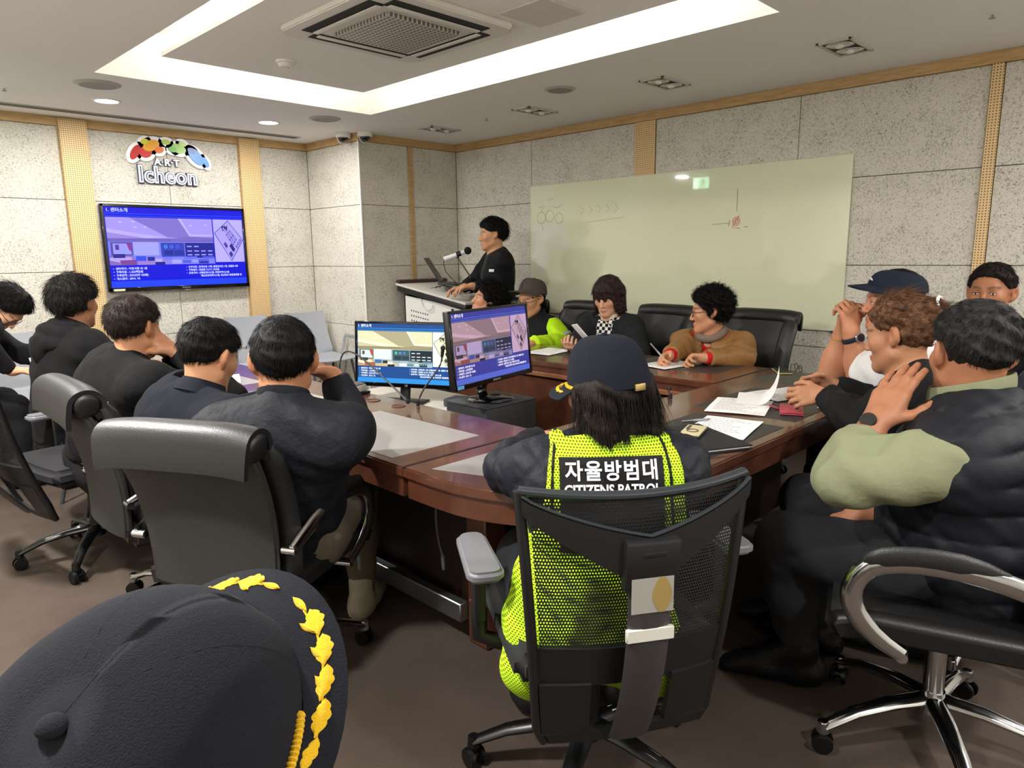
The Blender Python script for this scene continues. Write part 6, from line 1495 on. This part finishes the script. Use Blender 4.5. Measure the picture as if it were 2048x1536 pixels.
def puff(X, Y, Z):
    z = (X-p.pel[0])*p.up[0]+(Y-p.pel[1])*p.up[1]+(Z-p.pel[2])*p.up[2]; z = z+.02*np.sin(((X-p.pel[0])*p.sl[0]+(Y-p.pel[1])*p.sl[1])*5)
    e = np.clip((.30-np.abs((X-p.C7[0])*p.sl[0]+(Y-p.C7[1])*p.sl[1]+(Z-p.C7[2])*p.sl[2]))/.07, 0, 1)
    return -.013*e*np.abs(np.sin(PI*z/.075))**.45+folds(.0025, 40, 103)(X, Y, Z)
p.garment('padded_vest', PUF, g=.032, sleeves=0, armcut=.085, step=.0065, fold=0, disp=puff, collar=-.08, neck_r=.066, hem=-.05)
ct = p.C7+(p.H-p.C7)*.47; b = MB(); b.tube([tuple(ct+p.sl*math.cos(a)*.094+p.sf*(math.sin(a)*.094+.022)-A(0, 0, .022*math.sin(a))-p.org) for a in [2*PI*i/30 for i in range(30)]], 1, 10, flat=(.006, .030), up=(0, 0, 1), closed=True); b.build('shirt_collar', SH, p.root)
p.trousers(cloth('charcoal_jeans', '202124', .9, (300, .3)), g=.016, shoes='0C0C0E', step=.009)
wristband(p, 1, mat('watch_black', '141416', .4), .016, .034, .011, (mat('watch_black', '141416', .4), mat('watch_dial', '26241F', .25)))
wristband(p, -1, SH, .02, .031, .010, None, 'shirt_cuff')
GH = hairmat('131213', '302F2E')
p.hair(GH, ((-.80, 0, .60, -.030), (-.42, 0, .91, .040)), .015, step=.005, amp=.004, sc_=70, strands=5200, slen=.024, srad=.0007, seed=43, lift=.06, rnd=.2, flow=lambda l: np.stack([l[:, 0]+.09, l[:, 1]*1.2, l[:, 2]-.16], 1), nseg=5)
p.hair(hairmat('15120F', '241D18'), ((-.62, 0, .78, -.008), (-.62, 0, .78, -.030)), .005, step=.005, amp=.0015, strands=5200, slen=.012, srad=.0007, seed=44, lift=.25, name='short_sides')
# ---- woman in black shirt with bun
p = Person('woman with tied-up brown hair in a black shirt leafing through papers', px(1800, 668, 2.40), 86, -10, 0, 1.04, 97, 24, False, build=1.2, skin='AD7A5A', pelvis=(2.62, .55, .50), neck=(-.05, -.13))
p.arm(1, px(1648, 790, 2.64), elbow=px(1722, 842, 2.46), hand=dirv(118, -.1), palm=dirv(20, -.5), curl=.75); p.arm(-1, px(1662, 768, 2.84), pole=dirv(-20, -.7), hand=dirv(125, 0), palm=dirv(190, -.4), curl=.6)
p.sit(z=.46); p.begin(); p.body(.0036, .012); p.eyes()
p.garment('black_shirt', cloth('black_shirt', '0F0F10', .8, (60, .3)), g=.016, gs=.020, sleeves=.95, step=.007, fold=.0045, seed=111, collar=.0)
p.trousers(MATS['cloth_black_cloth'])
def bun(F):
    F.el(p.hl((-.105, 0, .065)), (.040, .040, .036), None, .015)
    for q in (1, -1): F.el(p.hl((.0, q*.04, .075)), (.07, .045, .05), None, .03)
HB = hairmat('3E2A1D', '75523A')
p.hair(HB, ((-.84, 0, .54, -.030), (-.62, 0, .78, -.012)), .014, extra=bun, step=.005, amp=.005, sc_=65, strands=4200, slen=.05, srad=.0007, seed=47, lift=.04, rnd=.14, flow=lambda l: A(-.12, 0, .06)-l)
b = MB(); b.tube([tuple(p.hl((-.125+.0*a, .020*math.cos(a), .085+.020*math.sin(a)))-p.org) for a in [2*PI*i/16 for i in range(16)]], .005, 8, closed=True); b.build('hair_tie', WHITE, p.root)
# ---- man in navy cap and white T-shirt
p = Person('man in a dark navy cap and white T-shirt, hands clasped before his chin', px(1786, 601, 2.86), 122, -2, 0, 1.05, 112, 12, build=1.3, skin='B98060', pelvis=(3.13, .66, .53), hs=1.0)
p.arm(1, px(1702, 664, 2.93), elbow=px(1722, 752, 2.98), hand=px(1698, 622, 2.93)-px(1702, 664, 2.93), palm=A(.3, .5, .1), curl=.95); p.arm(-1, px(1684, 664, 3.04), elbow=px(1664, 744, 3.10), hand=px(1692, 625, 3.0)-px(1684, 664, 3.04), palm=A(-.2, -.6, .1), curl=.9)
p.sit(z=.46); p.begin(); p.body(.0042, .011); p.eyes()
p.garment('t_shirt', cloth('white_tee', 'DDDDDC', .9, (80, .25)), g=.014, gs=.022, sleeves=.42, step=.009, fold=.004, seed=121, collar=-.02)
p.trousers(MATS['cloth_black_cloth'])
wristband(p, 1, mat('strap_navy', '14182A', .5), .03, .0385, .011, (mat('watch_steel', 'A9ACB0', .25, metal=.9), mat('dial_navy', '10131F', .2)))
wristband(p, -1, mat('bead_bracelet', 'C08A4A', .35, metal=.5), .03, .0375, .004, None, 'bracelet')
p.hair(BLK, ((-.7, 0, .71, -.02), (-.6, 0, .8, -.02)), .006, step=.007, amp=.002)
cm = cloth('dark_navy_cap', '0F1A2A', .8, (300, .25)); cp = p.cap(cm, cm, 8, .016, .075, az=.074, label='dark navy baseball cap with small white emblem')
b = MB(); b.box(tuple(p.hl((.088, .010, .090))-p.org), (.004, .03, .014), Matrix([list(r) for r in p.hf]).to_4x4() @ Matrix.Rotation(.5, 4, 'Y'), bev=.0015); b.build('emblem', WHITE, cp)
h1 = p.hands[1]['tips'][0]
t = thing('eyeglasses', 'thin gold-rimmed glasses held up by the man in the navy cap', 'glasses', tuple(px(1700, 628, 2.9)))
b = MB(); e1 = Vector(px(1726, 612, 2.95)-px(1700, 628, 2.9)); b.tube([(0, 0, 0), tuple(e1*.5+V(0, 0, .006)), tuple(e1)], .0013, 6); b.tube([tuple(e1+V(.012*math.cos(a)*.7, .012*math.cos(a)*.7, .014*math.sin(a))) for a in [2*PI*i/16 for i in range(16)]], .0012, 6, closed=True); b.build('frame', mat('gold_rim', 'C9B27A', .3, metal=.8), t)
# ---- man by the wall at the right
p = Person('man in black with short brown-black hair by the wall at the right edge', px(1981, 586, 3.2), 176, 3, 0, 1.04, 172, 2, build=1.05, skin='9C6849')
p.arm(1, A(3.5, .5, .6), pole=dirv(-90, -.5), curl=.4); p.arm(-1, A(3.5, .95, .6), pole=dirv(90, -.5), curl=.4); p.sit(z=.5); p.begin(); p.body(.004, .013); p.eyes()
p.garment('black_top', cloth('black_top', '0E0F13', .8), g=.016, sleeves=.95, step=.011, seed=131, collar=.0); p.trousers(MATS['cloth_black_cloth'], step=.016)
p.hair(hairmat('1E1412', '120C0A'), ((-.78, 0, .63, -.014), (-.6, 0, .8, -.002)), .011, strands=2600, slen=.022, srad=.001, seed=53, lift=.3, flow=lambda l: l-A(-.06, 0, .12))
# ---- shoulder at the right edge
p = Person('person in a dark navy padded jacket at the right edge, only one shoulder in view', px(2158, 598, 2.12), 110, 0, 0, 1.04, 100, 4, build=1.15, skin='C08E6E')
p.arm(1, A(2.95, .62, .62), pole=dirv(-90, -.7), curl=.4); p.arm(-1, A(3.3, .5, .6), pole=dirv(0, -.7), curl=.4); p.sit(z=.46); p.begin(); p.body(.006, .014)
p.garment('padded_jacket', cloth('navy_jacket', '23283A', .6, (60, .3)), g=.034, sleeves=.95, step=.009, fold=.006, seed=141, collar=.01); p.trousers(MATS['cloth_black_cloth'], step=.016)
p.hair(BLK, SHORT, .014, step=.008)
# ---- capped person at the lower left
bt = px(100, 1450, .485); R = frame(5, 35, 20); Hh = bt-R@A(-.012, 0, .136)*1.3
p = Person('person at the lower left in a navy cap with gold laurel brim, seen from above', Hh, 5, 35, 20, 1.0, 10, 4, skin='C9987A', hs=1.3, neck=(-.06, -.13))
p.arm(1, A(.42, .62, .55), pole=dirv(120, -.7), curl=.4); p.arm(-1, A(.5, .2, .55), pole=dirv(-60, -.7), curl=.4); p.sit(z=.46); p.begin(); p.body(.005, .013)
p.garment('grey_jacket', cloth('grey_green_jacket', '4A4C46', .85), g=.018, sleeves=.95, step=.010, fold=.004, seed=151); p.trousers(MATS['cloth_black_cloth'], step=.014)
p.hair(BLK, ((-.7, 0, .71, -.02), (-.6, 0, .8, -.02)), .006, step=.007)
capb = cloth('midnight_wool', '0F1118', .95, (650, .45)); p.cap(capb, capb, 0, .0, .036, label='dark navy baseball cap with gold laurel on the brim', embroid=laurel)
